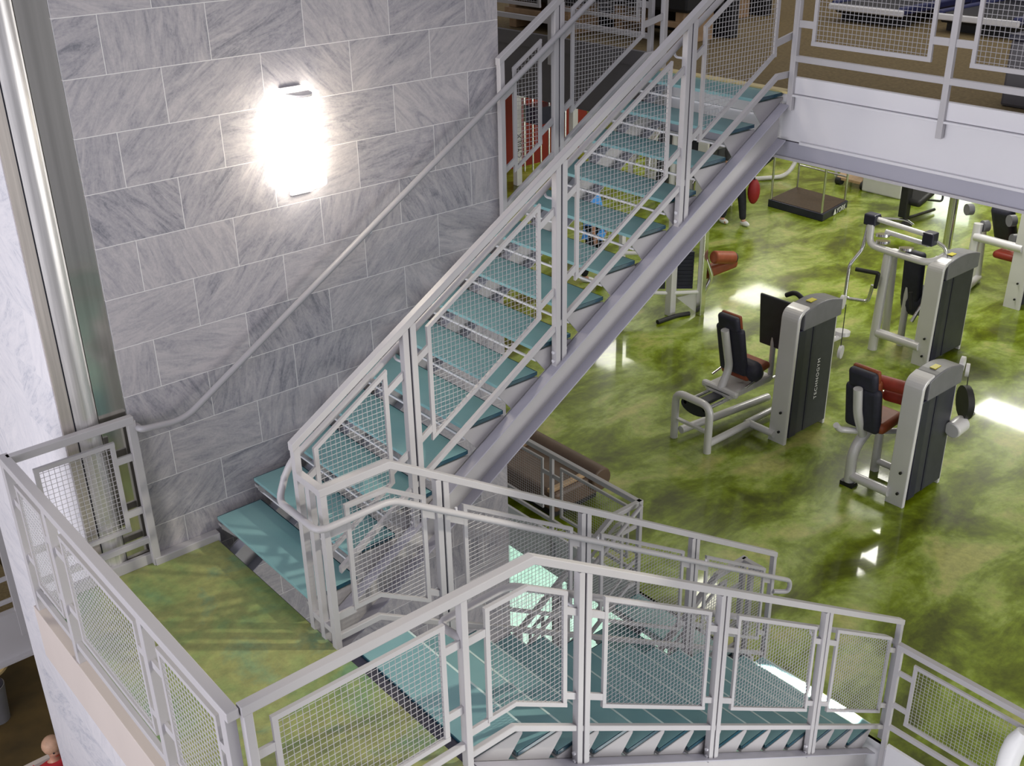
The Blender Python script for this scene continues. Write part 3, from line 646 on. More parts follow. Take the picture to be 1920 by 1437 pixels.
# B: leg extension
b_ = thing('leg_extension_machine', 'small silver leg machine with rust seat and twin rust rollers', 'exercise machine', (9.9, 5.5, G), 'silver weight machines on the gym floor')
tower(b_, 9.78, 10.60, 5.08, 1.50, 0.22)
rtube([(9.80, 5.76, G), (9.80, 5.76, G+0.46), (9.98, 5.72, G+0.66)], 0.06, 0.2).build('seat_column', SILVER, b_, smooth=True)
MB().box(9.74, 9.86, 5.68, 5.84, G, G+0.05).build('foot', BLACK, b_)
rtube([(9.80, 5.75, G+0.13), (9.80, 5.26, G+0.13)], 0.055).build('base_tube', SILVER, b_, smooth=True)
rtube([(10.30, 5.75, G), (10.30, 5.75, G+0.60)], 0.05).build('rear_column', SILVER, b_, smooth=True)
rtube([(10.30, 5.72, G+0.13), (10.30, 5.26, G+0.13)], 0.04).build('base_tube', SILVER, b_, smooth=True)
rtube([(9.55, 5.86, G+0.82), (9.62, 5.86, G+0.74), (9.92, 5.72, G+0.66), (10.35, 5.45, G+0.62)], 0.035, 0.05).build('seat_beam', SILVER, b_, smooth=True)
rtube([(9.88, 5.72, G+0.64), (9.72, 5.72, G+0.95), (9.66, 5.72, G+1.28)], 0.05, 0.1).build('back_post', SILVER, b_, smooth=True)
bk = cushion(b_, 'backrest', NAVY, (9.82, 5.72, G+1.00), (0.12, 0.42, 0.56), -0.16)
hp = cushion(b_, 'head_pad', NAVY, (9.75, 5.72, G+1.36), (0.10, 0.34, 0.24), -0.2)
cushion(b_, 'head_face', RUST, (9.81, 5.72, G+1.38), (0.06, 0.33, 0.24), -0.2, parent=hp)
cushion(b_, 'cushion_face', RUST, (9.87, 5.72, G+1.06), (0.10, 0.36, 0.62), -0.16, parent=bk)
cushion(b_, 'seat', RUST, (10.06, 5.66, G+0.80), (0.42, 0.40, 0.13), -0.10)
MB().cyl((9.94, 5.72, G+1.30), (9.94, 5.26, G+1.34), 0.075, 18).build('roller_pad', REDPAD, b_, bevel=0.02, smooth=True)
MB().cyl((10.06, 5.62, G+1.12), (10.06, 5.26, G+1.15), 0.07, 18).build('roller_pad', REDPAD, b_, bevel=0.02, smooth=True)
MB().cyl((10.06, 5.68, G+1.12), (10.06, 5.62, G+1.12), 0.03, 12).build('roller_axle', CHROME, b_, smooth=True)
rtube([(10.06, 5.76, G+0.70), (9.80, 5.80, G+0.30)], 0.016).build('gas_strut', BLACK, b_, smooth=True)
mb = MB(); disc(mb, (10.68, 5.12, G+1.46), (0.3, -1, 0), 0.085, 0.04); mb.build('pulley', SILVER, b_, smooth=True); mb = MB(); disc(mb, (10.78, 5.10, G+1.36), (0.5, -1, 0), 0.075, 0.035); mb.build('pulley', SILVER, b_, smooth=True)
MB().cyl((10.82, 5.10, G+1.32), (10.86, 5.10, G+0.95), 0.006, 6).build('cable', BLACK, b_)
mb = MB(); disc(mb, (10.78, 5.06, G+0.98), (0.75, -0.66, 0), 0.19, 0.07); mb.build('cam_wheel', BLACK, b_, smooth=True)
MB().cyl((10.50, 5.02, G+0.74), (10.72, 5.02, G+0.76), 0.095, 20).build('counterweight', SILVER, b_, bevel=0.015, smooth=True)
MB().cyl((10.70, 5.02, G+0.76), (10.94, 5.02, G+0.80), 0.025, 12).build('lever', CHROME, b_, smooth=True)

# C: shoulder press style frame with overhead arms
c_ = thing('overhead_press_machine', 'tall silver overhead press with hanging loop handles beside its dark tower', 'exercise machine', (13.4, 7.3, G), 'silver weight machines on the gym floor')
tower(c_, 13.16, 14.12, 6.82, 1.48, 0.24)
rtube([(13.20, 7.68, G), (13.28, 7.68, G+1.46)], 0.065).build('side_post', SILVER, c_, smooth=True)
rtube([(13.74, 7.82, G), (13.52, 7.74, G+1.40)], 0.06).build('side_post', SILVER, c_, smooth=True)
rtube([(13.21, 7.64, G+0.27), (13.21, 6.98, G+0.27)], 0.065).build('base_tube', SILVER, c_, smooth=True)
rtube([(13.24, 7.98, G+1.78), (13.22, 7.96, G+1.50), (13.24, 7.60, G+1.47), (13.24, 7.06, G+1.46), (13.50, 6.98, G+1.50)], 0.05, 0.12).build('overhead_frame', SILVER, c_, smooth=True)
rtube([(13.30, 8.00, G+1.86), (13.34, 7.18, G+1.80)], 0.035).build('press_arm', SILVER, c_, smooth=True)
rtube([(13.44, 7.86, G+1.66), (13.48, 7.22, G+1.62)], 0.035).build('press_arm', SILVER, c_, smooth=True)
MB().box(13.22, 13.38, 7.92, 8.10, G+1.76, G+1.92).build('pivot_block', SHROUD2, c_, bevel=0.02)
MB().box(13.30, 13.46, 7.08, 7.24, G+1.66, G+1.84).build('pivot_block', SHROUD2, c_, bevel=0.02)
rtube([(13.26, 8.03, G+1.80), (13.20, 8.04, G+1.42), (13.05, 8.12, G+1.20), (13.00, 8.10, G+0.72), (13.12, 7.80, G+0.72), (13.12, 7.76, G+0.98)], 0.026, 0.06).build('loop_handle', CHROME, c_, smooth=True)
rtube([(13.14, 7.73, G+0.94), (13.14, 7.71, G+1.16), (13.06, 8.02, G+1.16)], 0.03, 0.02).build('grip', BLACK, c_, smooth=True)
rtube([(13.40, 7.16, G+1.75), (13.52, 6.98, G+1.62), (13.52, 6.98, G+1.2), (13.42, 7.12, G+0.85), (13.30, 7.20, G+0.55)], 0.026, 0.08).build('loop_handle', CHROME, c_, smooth=True)
rtube([(13.34, 7.30, G+0.95), (13.32, 7.24, G+0.72)], 0.03).build('grip', BLACK, c_, smooth=True)
for (x, y, z) in ((13.34, 7.84, 1.64), (13.30, 7.80, 1.56), (13.30, 7.44, 1.55)): disc(MB(), (x, y, G+z), (0.1, 0.1, 1), 0.10, 0.035).build('pulley', CHROME, c_, smooth=True)
bk = cushion(c_, 'backrest', NAVY, (13.62, 7.45, G+1.05), (0.12, 0.30, 0.80), -0.08)
st = cushion(c_, 'seat', NAVY, (13.82, 7.42, G+0.66), (0.50, 0.42, 0.40), 0.0)
cushion(c_, 'seat_cushion', RUST, (13.98, 7.34, G+0.52), (0.30, 0.30, 0.10), 0.0, parent=st)
rtube([(13.62, 7.5, G), (13.62, 7.5, G+0.9)], 0.05).build('seat_post', SILVER, c_, smooth=True)

# D: further machine right behind C, cut by the picture edge
d_ = thing('chest_press_machine', 'silver chest press with white curved top arm at the right picture edge', 'exercise machine', (16.3, 7.5, G), 'silver weight machines on the gym floor')
tower(d_, 16.05, 17.0, 6.98, 1.62, 0.26)
rtube([(16.13, 7.91, G), (16.20, 7.91, G+1.15)], 0.07).build('side_post', SILVER, d_, smooth=True)
rtube([(16.75, 8.05, G), (16.65, 8.05, G+0.95)], 0.065).build('side_post', SILVER, d_, smooth=True)
rtube([(16.15, 7.91, G+0.95), (16.12, 7.12, G+0.95)], 0.065).build('crossbar', SILVER, d_, smooth=True)
rtube([(16.15, 7.91, G+0.08), (16.75, 8.03, G+0.08)], 0.06).build('base_tube', SILVER, d_, smooth=True)
rtube([(16.55, 8.55, G+0.5), (16.55, 8.55, G+1.9)], 0.07).build('front_post', CHROME, d_, smooth=True)
rtube([(16.50, 8.62, G+1.70), (16.60, 8.62, G+2.1), (16.70, 8.25, G+2.35), (16.75, 7.80, G+2.20), (16.75, 7.72, G+2.05)], 0.055, 0.2).build('top_arm', SILVER, d_, smooth=True)
MB().box(16.62, 16.82, 7.62, 7.88, G+1.72, G+2.12).build('top_box', SHROUD, d_, bevel=0.02)
for dy, dz in ((0, 1.62), (0.12, 1.50)):
    rtube([(16.45, 8.50-dy, G+dz+0.2), (16.45, 7.30, G+dz), (16.45, 7.15, G+dz-0.35), (16.60, 6.98, G+dz-0.10)], 0.045, 0.12).build('press_arm', SILVER, d_, smooth=True)
mb = MB(); disc(mb, (16.40, 8.52, G+1.72), (0.4, -1, 0), 0.12, 0.06); mb.build('pulley', CHROME, d_, smooth=True)
for y, z in ((8.15, 1.30), (7.85, 1.10), (7.45, 1.28), (7.35, 1.0)): disc(MB(), (16.3, y, G+z), (1, -0.6, 0), 0.09, 0.08).build('weight_disc', CAPGREY, d_, smooth=True)
cushion(d_, 'backrest', NAVY, (16.62, 7.70, G+1.10), (0.18, 0.36, 0.70), -0.5)
cushion(d_, 'seat', REDPAD, (16.7, 7.55, G+0.62), (0.45, 0.40, 0.12), 0.0)

# E: black and chrome multi-station
e_ = thing('cable_station', 'black and silver cable weight station with rust roller and wedge pads', 'exercise machine', (12.1, 10.4, G))
MB().box(11.97, 12.09, 10.44, 10.56, G, G+1.75).build('upright', SILVER, e_, bevel=0.01)
MB().box(12.32, 12.42, 10.14, 10.24, G, G+1.85).build('upright', CHROME, e_, bevel=0.01)
MB().box(11.45, 11.53, 11.0, 11.08, G, G+1.6).build('upright', SILVER, e_, bevel=0.01)
rtube([(12.03, 10.50, G+0.36), (11.49, 11.04, G+0.36)], 0.03).build('lower_bar', WHITEPL, e_, smooth=True)
rtube([(12.03, 10.50, G+0.36), (12.37, 10.19, G+0.38)], 0.03).build('lower_bar', WHITEPL, e_, smooth=True)
rtube([(12.03, 10.50, G+1.0), (11.49, 11.04, G+1.0)], 0.03).build('lower_bar', SILVER, e_, smooth=True)
ws = MB()
for k in range(10): ws.hexa([(12.08, 10.56, G+0.40+k*0.06), (12.33, 10.33, G+0.40+k*0.06), (12.45, 10.55, G+0.40+k*0.06), (12.2, 10.75, G+0.40+k*0.06), (12.08, 10.56, G+0.455+k*0.06), (12.33, 10.33, G+0.455+k*0.06), (12.45, 10.55, G+0.455+k*0.06), (12.2, 10.75, G+0.455+k*0.06)])
ws.build('weight_stack', SHROUD2, e_)
MB().prism([(11.58, 10.98, G+0.42), (11.98, 10.58, G+0.42), (11.98, 10.58, G+1.0), (11.58, 10.98, G+0.75)], (0.05, 0.05, 0)).build('side_cover', SHROUD, e_)
for q in (0.3, 0.7): MB().cyl((12.08+q*0.3, 10.66-q*0.28, G+0.4), (12.08+q*0.3, 10.66-q*0.28, G+1.75), 0.012, 8).build('guide_rod', CHROME, e_)
for q in ((12.18, 10.48, 1.15), (12.28, 10.44, 1.2), (12.22, 10.5, 1.02)): disc(MB(), (q[0], q[1], G+q[2]), (1, -1, 0), 0.10, 0.06).build('pulley', BLACK, e_, smooth=True)
MB().cyl((12.50, 10.10, G+0.93), (12.88, 10.02, G+0.85), 0.10, 18).build('roller_pad', RUST, e_, bevel=0.02, smooth=True)
MB().cyl((12.87, 10.022, G+0.852), (12.90, 10.016, G+0.846), 0.085, 18).build('roller_cap', BLACK, e_)
MB().prism([(12.42, 10.22, G+0.52), (12.95, 9.98, G+0.68), (12.95, 9.98, G+0.82), (12.42, 10.22, G+0.72)], (0.14, 0.16, 0)).build('wedge_pad', RUST, e_, bevel=0.04, smooth=True)
rtube([(12.40, 10.18, G+0.95), (12.52, 10.12, G+0.60), (12.42, 10.18, G+0.35)], 0.035).build('pad_arm', CHROME, e_, smooth=True)
rtube([(12.34, 10.16, G+1.84), (12.48, 10.02, G+1.68)], 0.022).build('grip', BLACK, e_, smooth=True)
MB().prism([(12.10, 10.44, G+0.28), (12.34, 10.22, G+0.02), (12.36, 10.2, G+0.38)], (0.01, 0.01, 0)).build('gusset', SILVER, e_)
rtube([(12.25, 10.30, G+0.02), (12.02, 10.36, G+0.03), (11.62, 10.38, G+0.03)], 0.035).build('foot_bar', BLACK, e_, smooth=True)

# weighing platform with chrome hand rails
p_ = thing('scale_platform', 'low black and brown platform scale with thin chrome rails', 'platform', (18.1, 12.4, G))
pc = [(17.60, 12.95), (17.55, 11.62), (18.66, 11.82), (18.72, 13.10)]
MB().prism([(x, y, G) for x, y in pc], (0, 0, 0.15)).build('base', SHROUD2, p_, bevel=0.015)
MB().prism([(x+(18.1-x)*0.05, y+(12.4-y)*0.05, G+0.15) for x, y in pc], (0, 0, 0.008)).build('deck', plain('brown ribbed mat', (0.06, 0.035, 0.02), 0.7, 0, 0.2, 20), p_)
for x, y in pc:
    x, y = x+(18.1-x)*0.08, y+(12.4-y)*0.08
    MB().cyl((x, y, G+0.15), (x, y, G+1.25), 0.022, 10).build('rail_post', CHROME, p_, smooth=True)
q = [(x+(18.1-x)*0.08, y+(12.4-y)*0.08) for x, y in pc]
for i, j in ((0, 1), (2, 3)):
    MB().cyl((*q[i], G+1.25), (*q[j], G+1.25), 0.02, 10).build('rail_bar', CHROME, p_, smooth=True)
MB().cyl((*q[2], G+0.62), (*q[3], G+0.62), 0.018, 10).build('rail_bar', CHROME, p_, smooth=True)
ang = math.atan2(pc[2][1]-pc[1][1], pc[2][0]-pc[1][0])
lettering('\u25b2YORK', 0.15, WHITEPL, (17.55+0.42, 11.62+0.42*math.tan(ang)-0.022, G+0.025), (math.pi/2, 0, ang), p_)

# black upright ab machine by the bright window
k_ = thing('black_stand_machine', 'black padded exercise stand with splayed chrome feet near the bright window', 'exercise machine', (18.5, 10.5, G))
MB().box(18.42, 18.58, 10.42, 10.58, G+0.15, G+1.1).build('column', BLACK, k_, bevel=0.02)
rtube([(18.35, 10.95, G+0.05), (18.5, 10.45, G+0.10), (18.45, 10.25, G+0.05)], 0.035).build('foot_tube', CHROME, k_, smooth=True)
rtube([(18.5, 10.5, G+0.10), (19.6, 10.5, G+0.06)], 0.03).build('foot_tube', BLACK, k_, smooth=True)
cushion(k_, 'back_pad', BLACK, (18.45, 10.55, G+0.95), (0.30, 0.34, 0.16), 0.5)
cushion(k_, 'seat_pad', BLACK, (18.75, 10.4, G+0.52), (0.55, 0.40, 0.14), -0.3)
for yy in (10.9, 10.3): MB().cyl((18.36, yy, G+0.06), (18.36, yy+0.12, G+0.06), 0.06, 12).build('wheel', BLACK, k_)
rtube([(18.6, 10.5, G+0.5), (19.3, 10.2, G+0.35), (19.5, 10.4, G+1.2)], 0.02).build('arm', BLACK, k_, smooth=True)

# machines further back, seen through the treads and below the beam
f1 = move_copy(c_, (3.0, 6.6, 0), 'silver overhead press far back behind the upper flight', 'silver weight machines on the gym floor')
f2 = move_copy(b_, (7.0, 10.2, 0), 'silver leg machine with rust seat far back by the red wall', 'silver weight machines on the gym floor')
g_ = thing('treadmill', 'brown decked treadmill with charcoal motor cover behind the platform scale', 'treadmill', (20.5, 12.0, G))
MB().prism([(19.9, 12.95, G+0.10), (19.9, 12.35, G+0.10), (21.0, 12.5, G+0.55), (21.0, 13.05, G+0.55)], (0, 0, 0.06)).build('deck', TANWOOD, g_, bevel=0.01)
MB().box(19.95, 21.2, 11.45, 12.25, G+0.12, G+0.72).build('motor_cover', SHROUD, g_, bevel=0.05)
MB().box(19.85, 20.0, 11.4, 12.3, G, G+0.75).build('side_frame', SILVER, g_, bevel=0.03)
for x, y in ((19.95, 12.3), (20.3, 11.35), (19.95, 12.9)): MB().cyl((x, y-0.06, G+0.08), (x, y+0.06, G+0.08), 0.09, 14).build('foot_wheel', BLACK, g_, smooth=True)
for y in (12.5, 12.9, 13.3): MB().cyl((20.4, y, G), (20.4, y, G+1.4), 0.03, 10).build('upright', SILVER, g_, smooth=True)
h_ = thing('exercise_bench', 'black reclined bench on bent silver tube right of the dark stringer', 'bench', (17.6, 14.6, G))
rtube([(17.2, 14.9, G+0.05), (18.2, 14.35, G+0.05), (18.5, 14.3, G+0.5), (18.1, 14.5, G+0.95)], 0.045, 0.25).build('frame_tube', SILVER, h_, smooth=True)
cushion(h_, 'seat_pad', BLACK, (17.55, 14.55, G+0.55), (0.9, 0.45, 0.16), -0.35)
cushion(h_, 'back_pad', BLACK, (17.15, 14.75, G+0.85), (0.25, 0.45, 0.7), -0.2)
rtube([(17.4, 14.7, G), (17.4, 14.7, G+0.5)], 0.06).build('leg', BLACK, h_, smooth=True)
h_.location.x += 1.3; h_.location.y -= 0.45
i_ = thing('multi_gym', 'pale multi-station cable machine far back at the end of the stone wall', 'exercise machine', (15.4, 17.6, G))
for x, y in ((15.0, 17.55), (15.0, 18.2), (16.1, 17.0)): MB().box(x-0.07, x+0.07, y-0.07, y+0.07, G, G+2.2).build('upright', SILVER, i_, bevel=0.01)
MB().box(14.85, 16.4, 16.85, 18.35, G+2.2, G+2.26).build('top_panel', plain('cream panel', (0.62, 0.56, 0.42), 0.6), i_)
rtube([(15.0, 17.5, G+1.9), (16.6, 16.4, G+1.9)], 0.05).build('cross_bar', WHITEPL, i_, smooth=True)
for k in range(6): MB().cyl((15.12+0.15*k, 17.45-0.09*k, G+0.3), (15.12+0.15*k, 17.45-0.09*k, G+1.85), 0.02, 8).build('guide_rod', CHROME, i_, smooth=True)
MB().box(15.1, 15.9, 17.0, 17.4, G+1.35, G+1.7).build('weight_stack', SHROUD2, i_)
lettering('CYBEX', 0.17, BLACK, (15.05, 17.475, G+0.6), (math.pi/2, -math.pi/2, 0), i_)

# brown padded bench along the gym edge
bn = thing('padded_bench', 'long brown vinyl bench with tan wooden armrests behind the gym edge railing', 'bench', (7.2, 8.5, G))
MB().box(6.80, 7.55, 7.42, 11.2, G+0.10, G+0.34).build('base', BROWNPAD, bn, bevel=0.04)
MB().cyl((7.45, 7.36, G+0.30), (7.45, 11.2, G+0.30), 0.14, 18).build('back_roll', BROWNPAD, bn, bevel=0.02, smooth=True)
for y in (7.5, 8.46, 9.42, 10.4): MB().box(6.78, 7.5, y-0.03, y+0.03, G+0.34, G+0.385).build('armrest', TANWOOD, bn, bevel=0.008)
MB().box(6.85, 7.5, 7.5, 11.1, G, G+0.10).build('plinth', BLACK, bn)

# ------------------------------------------------------------------ mezzanine equipment
def treadmill(x, y, label):
    t = thing('treadmill', label, 'treadmill', (x, y, M), 'treadmills on the mezzanine')
    MB().box(x, x+1.7, y-0.36, y+0.36, M+0.08, M+0.17).build('deck', BLACK, t, bevel=0.02)
    for s in (-1, 1): MB().box(x-0.02, x+1.6, y+s*0.36-0.035, y+s*0.36+0.035, M+0.12, M+0.19).build('side_rail', BLUEPL, t, bevel=0.015)
    MB().box(x-0.06, x-0.02, y-0.40, y+0.40, M+0.11, M+0.165).build('rear_bar', WHITEPL, t, bevel=0.01)
    MB().box(x+1.15, x+1.9, y-0.42, y+0.42, M+0.06, M+0.36).build('motor_cover', BLUEPL, t, bevel=0.06)
    for s in (-1, 1): rtube([(x+1.5, y+s*0.42, M+0.1), (x+1.6, y+s*0.42, M+1.2), (x+1.0, y+s*0.40, M+1.15)], 0.04).build('upright', BLUEPL, t, smooth=True)
    MB().box(x+1.45, x+1.65, y-0.42, y+0.42, M+1.15, M+1.45).build('console', BLUEPL, t, bevel=0.03)
    for xx in (x+0.1, x+1.5): MB().box(xx, xx+0.1, y-0.34, y+0.34, M, M+0.08).build('foot', BLACK, t)
    return t
t0 = treadmill(9.60, 6.12, 'dark blue treadmill on the mezzanine, behind the panel next to the stair head')
move_copy(t0, (0.1, -1.05, 0), 'second dark blue treadmill on the mezzanine, right of the first, cut by the picture edge', 'treadmills on the mezzanine')
cb = thing('equipment_case', 'small dark grey box on the brown carpet at the right picture edge', 'box', (7.35, 3.38, M))
MB().box(7.2, 7.5, 3.2, 3.52, M, M+0.42).build('body', DARKGREY, cb, bevel=0.02)
MB().box(7.19, 7.51, 3.19, 3.53, M+0.42, M+0.46).build('lid', SHROUD2, cb, bevel=0.01)
def weight_bench(x, y, label):
    t = thing('weight_bench', label, 'bench', (x, y, M), 'benches on the mezzanine by the stair head')
    MB().box(x, x+0.5, y-0.5, y+0.5, M+0.27, M+0.62).build('pad', BLACK, t, bevel=0.03)
    for yy in (y-0.42, y+0.32): MB().box(x+0.05, x+0.45, yy, yy+0.1, M, M+0.27).build('leg', TANWOOD, t, bevel=0.01)
    MB().box(x+0.02, x+0.08, y-0.45, y+0.45, M+0.14, M+0.19).build('crossbar', TANWOOD, t, bevel=0.005)
    MB().box(x+0.6, x+0.7, y-0.5, y+0.5, M, M+0.9).build('back_panel', BLACK, t, bevel=0.01)
    return t
w0 = weight_bench(7.15, 8.1, 'black padded bench on tan legs on the mezzanine, leftmost beside the stone wall')
move_copy(w0, (0.35, -1.08, 0), 'black padded bench on tan legs on the mezzanine at the stair head', 'benches on the mezzanine by the stair head')
move_copy(w0, (1.65, -0.45, 0), 'black padded bench further back on the mezzanine, above the middle of the upper flight', 'benches on the mezzanine by the stair head')

# ------------------------------------------------------------------ people
def skin_obj(name, nodes, edges, mat, parent, sub=2, org=V((0,0,0))):
    """nodes: {key: (pos, radius)}; one continuous skinned mesh"""
    keys = list(nodes); me = bpy.data.meshes.new(name)
    me.from_pydata([V(nodes[k][0]) for k in keys], [(keys.index(a), keys.index(b)) for a, b in edges], [])
    o = bpy.data.objects.new(name, me); COL.objects.link(o); me.materials.append(mat)
    sk = o.modifiers.new('skin', 'SKIN'); sk.use_smooth_shade = True
    for i, k in enumerate(keys):
        r = nodes[k][1]; r = r if isinstance(r, tuple) else (r, r)
        me.skin_vertices[0].data[i].radius = r; me.skin_vertices[0].data[i].use_root = (i == 0)
    ss = o.modifiers.new('sub', 'SUBSURF'); ss.levels = sub; ss.render_levels = sub
    o.parent = parent; return o
def person(loc, rotz, label, shirt, hair, height=1.72, group=None, step=0.14, bend=0.0, carry=None):
    root = thing('person', label, 'person', loc, group); root.rotation_euler = (0, 0, rotz); ORG[root.name] = V((0, 0, 0)); k = height/1.72
    B = {}
    def n(key, x, y, z, r):
        if z > 0.95 and bend: x = x+math.sin(bend)*(z-0.95); 
        B[key] = ((x*k, y*k, z*k), r if isinstance(r, tuple) else r*k)
    n('pelvis', 0, 0, 0.95, 0.13); n('waist', 0.0, 0, 1.12, 0.115); n('chest', 0.0, 0, 1.32, 0.14); n('neck0', 0, 0, 1.47, 0.06); n('neck', 0.01, 0, 1.53, 0.05)
    n('head0', 0.02, 0, 1.58, 0.07); n('head', 0.02, 0, 1.64, 0.092); n('crown', 0.01, 0, 1.70, 0.06); n('nose', 0.115, 0, 1.63, 0.012)
    E = [('pelvis','waist'),('waist','chest'),('chest','neck0'),('neck0','neck'),('neck','head0'),('head0','head'),('head','crown'),('head','nose')]
    for s, t in ((1, 'l'), (-1, 'r')):
        n('sh'+t, 0, s*0.17, 1.42, 0.06); n('el'+t, -0.03*s, s*0.24, 1.13, 0.042); n('wr'+t, 0.08+0.05*s, s*0.25, 0.90, 0.028); n('pa'+t, 0.11+0.05*s, s*0.25, 0.82, 0.032)
        n('hip'+t, 0, s*0.09, 0.90, 0.095); n('kn'+t, s*step*0.6+0.02, s*0.10, 0.49, 0.062); n('an'+t, s*step, s*0.11, 0.09, 0.042); n('toe'+t, s*step+0.16, s*0.12, 0.035, 0.035)
        E += [('chest','sh'+t),('sh'+t,'el'+t),('el'+t,'wr'+t),('wr'+t,'pa'+t),('pelvis','hip'+t),('hip'+t,'kn'+t),('kn'+t,'an'+t),('an'+t,'toe'+t)]
        for f, (dx, ln) in enumerate(((-0.024, 0.075), (-0.008, 0.088), (0.008, 0.08), (0.023, 0.062))):
            n('f%d%s' % (f, t), 0.11+0.05*s+dx, s*0.25, 0.79, 0.009); n('g%d%s' % (f, t), 0.12+0.05*s+dx, s*0.245, 0.79-ln, 0.008)
            E += [('pa'+t, 'f%d%s' % (f, t)), ('f%d%s' % (f, t), 'g%d%s' % (f, t))]
        n('th'+t, 0.15+0.05*s, s*0.245, 0.79, 0.009); E.append(('pa'+t, 'th'+t))
    skin_obj('body', B, E, SKIN, root)
    loose = 0.03 if shirt is SHIRT_BLUE else 0.0
    sub = lambda keys, gro: {q: (B[q][0], (B[q][1]+gro)) for q in keys}
    sk = ['pelvis','waist','chest','neck0','shl','shr']
    nodes = sub(sk, 0.02+loose); nodes['hem'] = ((0, 0, 0.80*k), 0.165*k)
    for t in 'lr':
        nodes['up'+t] = (tuple(V(B['sh'+t][0]).lerp(V(B['el'+t][0]), 0.7)), (0.066+loose)*k)
    skin_obj('shirt', nodes, [('pelvis','hem'),('pelvis','waist'),('waist','chest'),('chest','neck0'),('chest','shl'),('chest','shr'),('shl','upl'),('shr','upr')], shirt, root)
    ks = ['pelvis','hipl','knl','anl','hipr','knr','anr']
    nodes = sub(ks, 0.022); nodes['pelvis'] = ((nodes['pelvis'][0][0], 0, 0.96*k), 0.135*k)
    for t in 'lr': nodes['an'+t] = (nodes['an'+t][0], 0.066*k)
    skin_obj('trousers', nodes, [('pelvis','hipl'),('hipl','knl'),('knl','anl'),('pelvis','hipr'),('hipr','knr'),('knr','anr')], PANTS, root)
    for s, t in ((1, 'l'), (-1, 'r')):
        q = V(B['an'+t][0]); mb = MB(); mb.ball((q.x+0.06*k, q.y, 0.05*k), 0.05*k, (2.5, 0.95, 1.0)); mb.build('shoe', SHOE, root, smooth=True)
    hd = V(B['head'][0]); mb = MB(); mb.ball((hd.x-0.02, hd.y, hd.z+0.03), 0.108*k, (1.02, 0.98, 1.0)); mb.build('hair', hair, root, smooth=True)
    for s in (-1, 1): MB().ball((hd.x+0.092*k, hd.y+s*0.034*k, hd.z+0.012*k), 0.010*k).build('eye', BLACK, root)
    mb = MB(); mb.ball((hd.x+0.082*k, hd.y, hd.z-0.052*k), 0.012*k, (0.8, 2.0, 0.5)); mb.build('mouth', REDPAD, root)
    return root
person((12.20, 12.38, G), -0.9, 'person in a bright blue top and black trousers seen through the glass treads', SHIRT_BLUE, HAIR_RED, 1.72)
person((16.22, 12.72, G), math.radians(-100), 'person in black trousers and white shoes below the stair stringer, beside the red bag', SHIRT_DARK, HAIR_BR, 1.74, step=0.17)
bag = thing('shoulder_bag', 'dark red bag hanging at the side of the person in black trousers', 'bag', (16.40, 12.44, G+0.6))
mb = MB(); mb.ball((16.42, 12.42, G+0.66), 0.18, (0.70, 0.60, 1.35)); mb.build('bag_body', plain('dark red nylon', (0.24, 0.008, 0.012), 0.6), bag, smooth=True)
rtube([(16.40, 12.40, G+0.88), (16.36, 12.48, G+1.25), (16.43, 12.46, G+0.88)], 0.015).build('strap', BLACK, bag, smooth=True)
person((1.70, 8.95, LOW), math.radians(-85), 'person in a red top at the bottom left corner behind the marble wall', SHIRT_RED, HAIR_FAIR, 1.52)

# ------------------------------------------------------------------ lowest level furniture
tb = thing('round_table', 'round pale wooden table at the far left on the dark brown floor', 'table', (1.70, 11.95, LOW))
MB().cyl((1.70, 11.95, LOW+0.48), (1.70, 11.95, LOW+0.515), 0.36, 32).build('table_top', plain('pale birch', (0.55, 0.42, 0.22), 0.4, 0, 0.06, 5), tb)
MB().cyl((1.70, 11.95, LOW+0.03), (1.70, 11.95, LOW+0.48), 0.04, 14).build('leg', CHROME, tb, smooth=True)
MB().cyl((1.70, 11.95, LOW), (1.70, 11.95, LOW+0.03), 0.22, 24).build('base', BLACK, tb)
bi = thing('waste_bin', 'grey cylindrical waste bin in front of the round table', 'bin', (1.72, 11.50, LOW))
MB().tube([(1.72, 11.50, LOW), (1.72, 11.50, LOW+0.50)], [0.115, 0.15], 24, True).build('body', CAPGREY, bi, smooth=True)
MB().cyl((1.72, 11.50, LOW+0.50), (1.72, 11.50, LOW+0.515), 0.138, 24).build('liner', SHROUD2, bi)

# white fixture clamped to the gym edge railing at the corner of the picture
sp = thing('spotlight', 'white rounded spotlight on the gym edge railing at the bottom right corner', 'lamp', (6.42, 2.17, G+0.9))
MB().tube(rounded([(6.45, 2.18, G+0.98), (6.40, 2.22, G+0.80), (6.36, 2.20, G+0.45)], 0.1), [0.05]+[0.075]*6+[0.085], 18).build('housing', WHITEPL, sp, smooth=True)
MB().cyl((6.34, 2.10, G+0.62), (6.30, 2.04, G+0.62), 0.06, 18).build('lens', plain('violet black lens', (0.04, 0.01, 0.10), 0.15), sp)
MB().bar((6.45, 2.12, G+0.98), (6.53, 2.12, G+0.98), 0.03, 0.03).build('clamp', PAINT, sp)

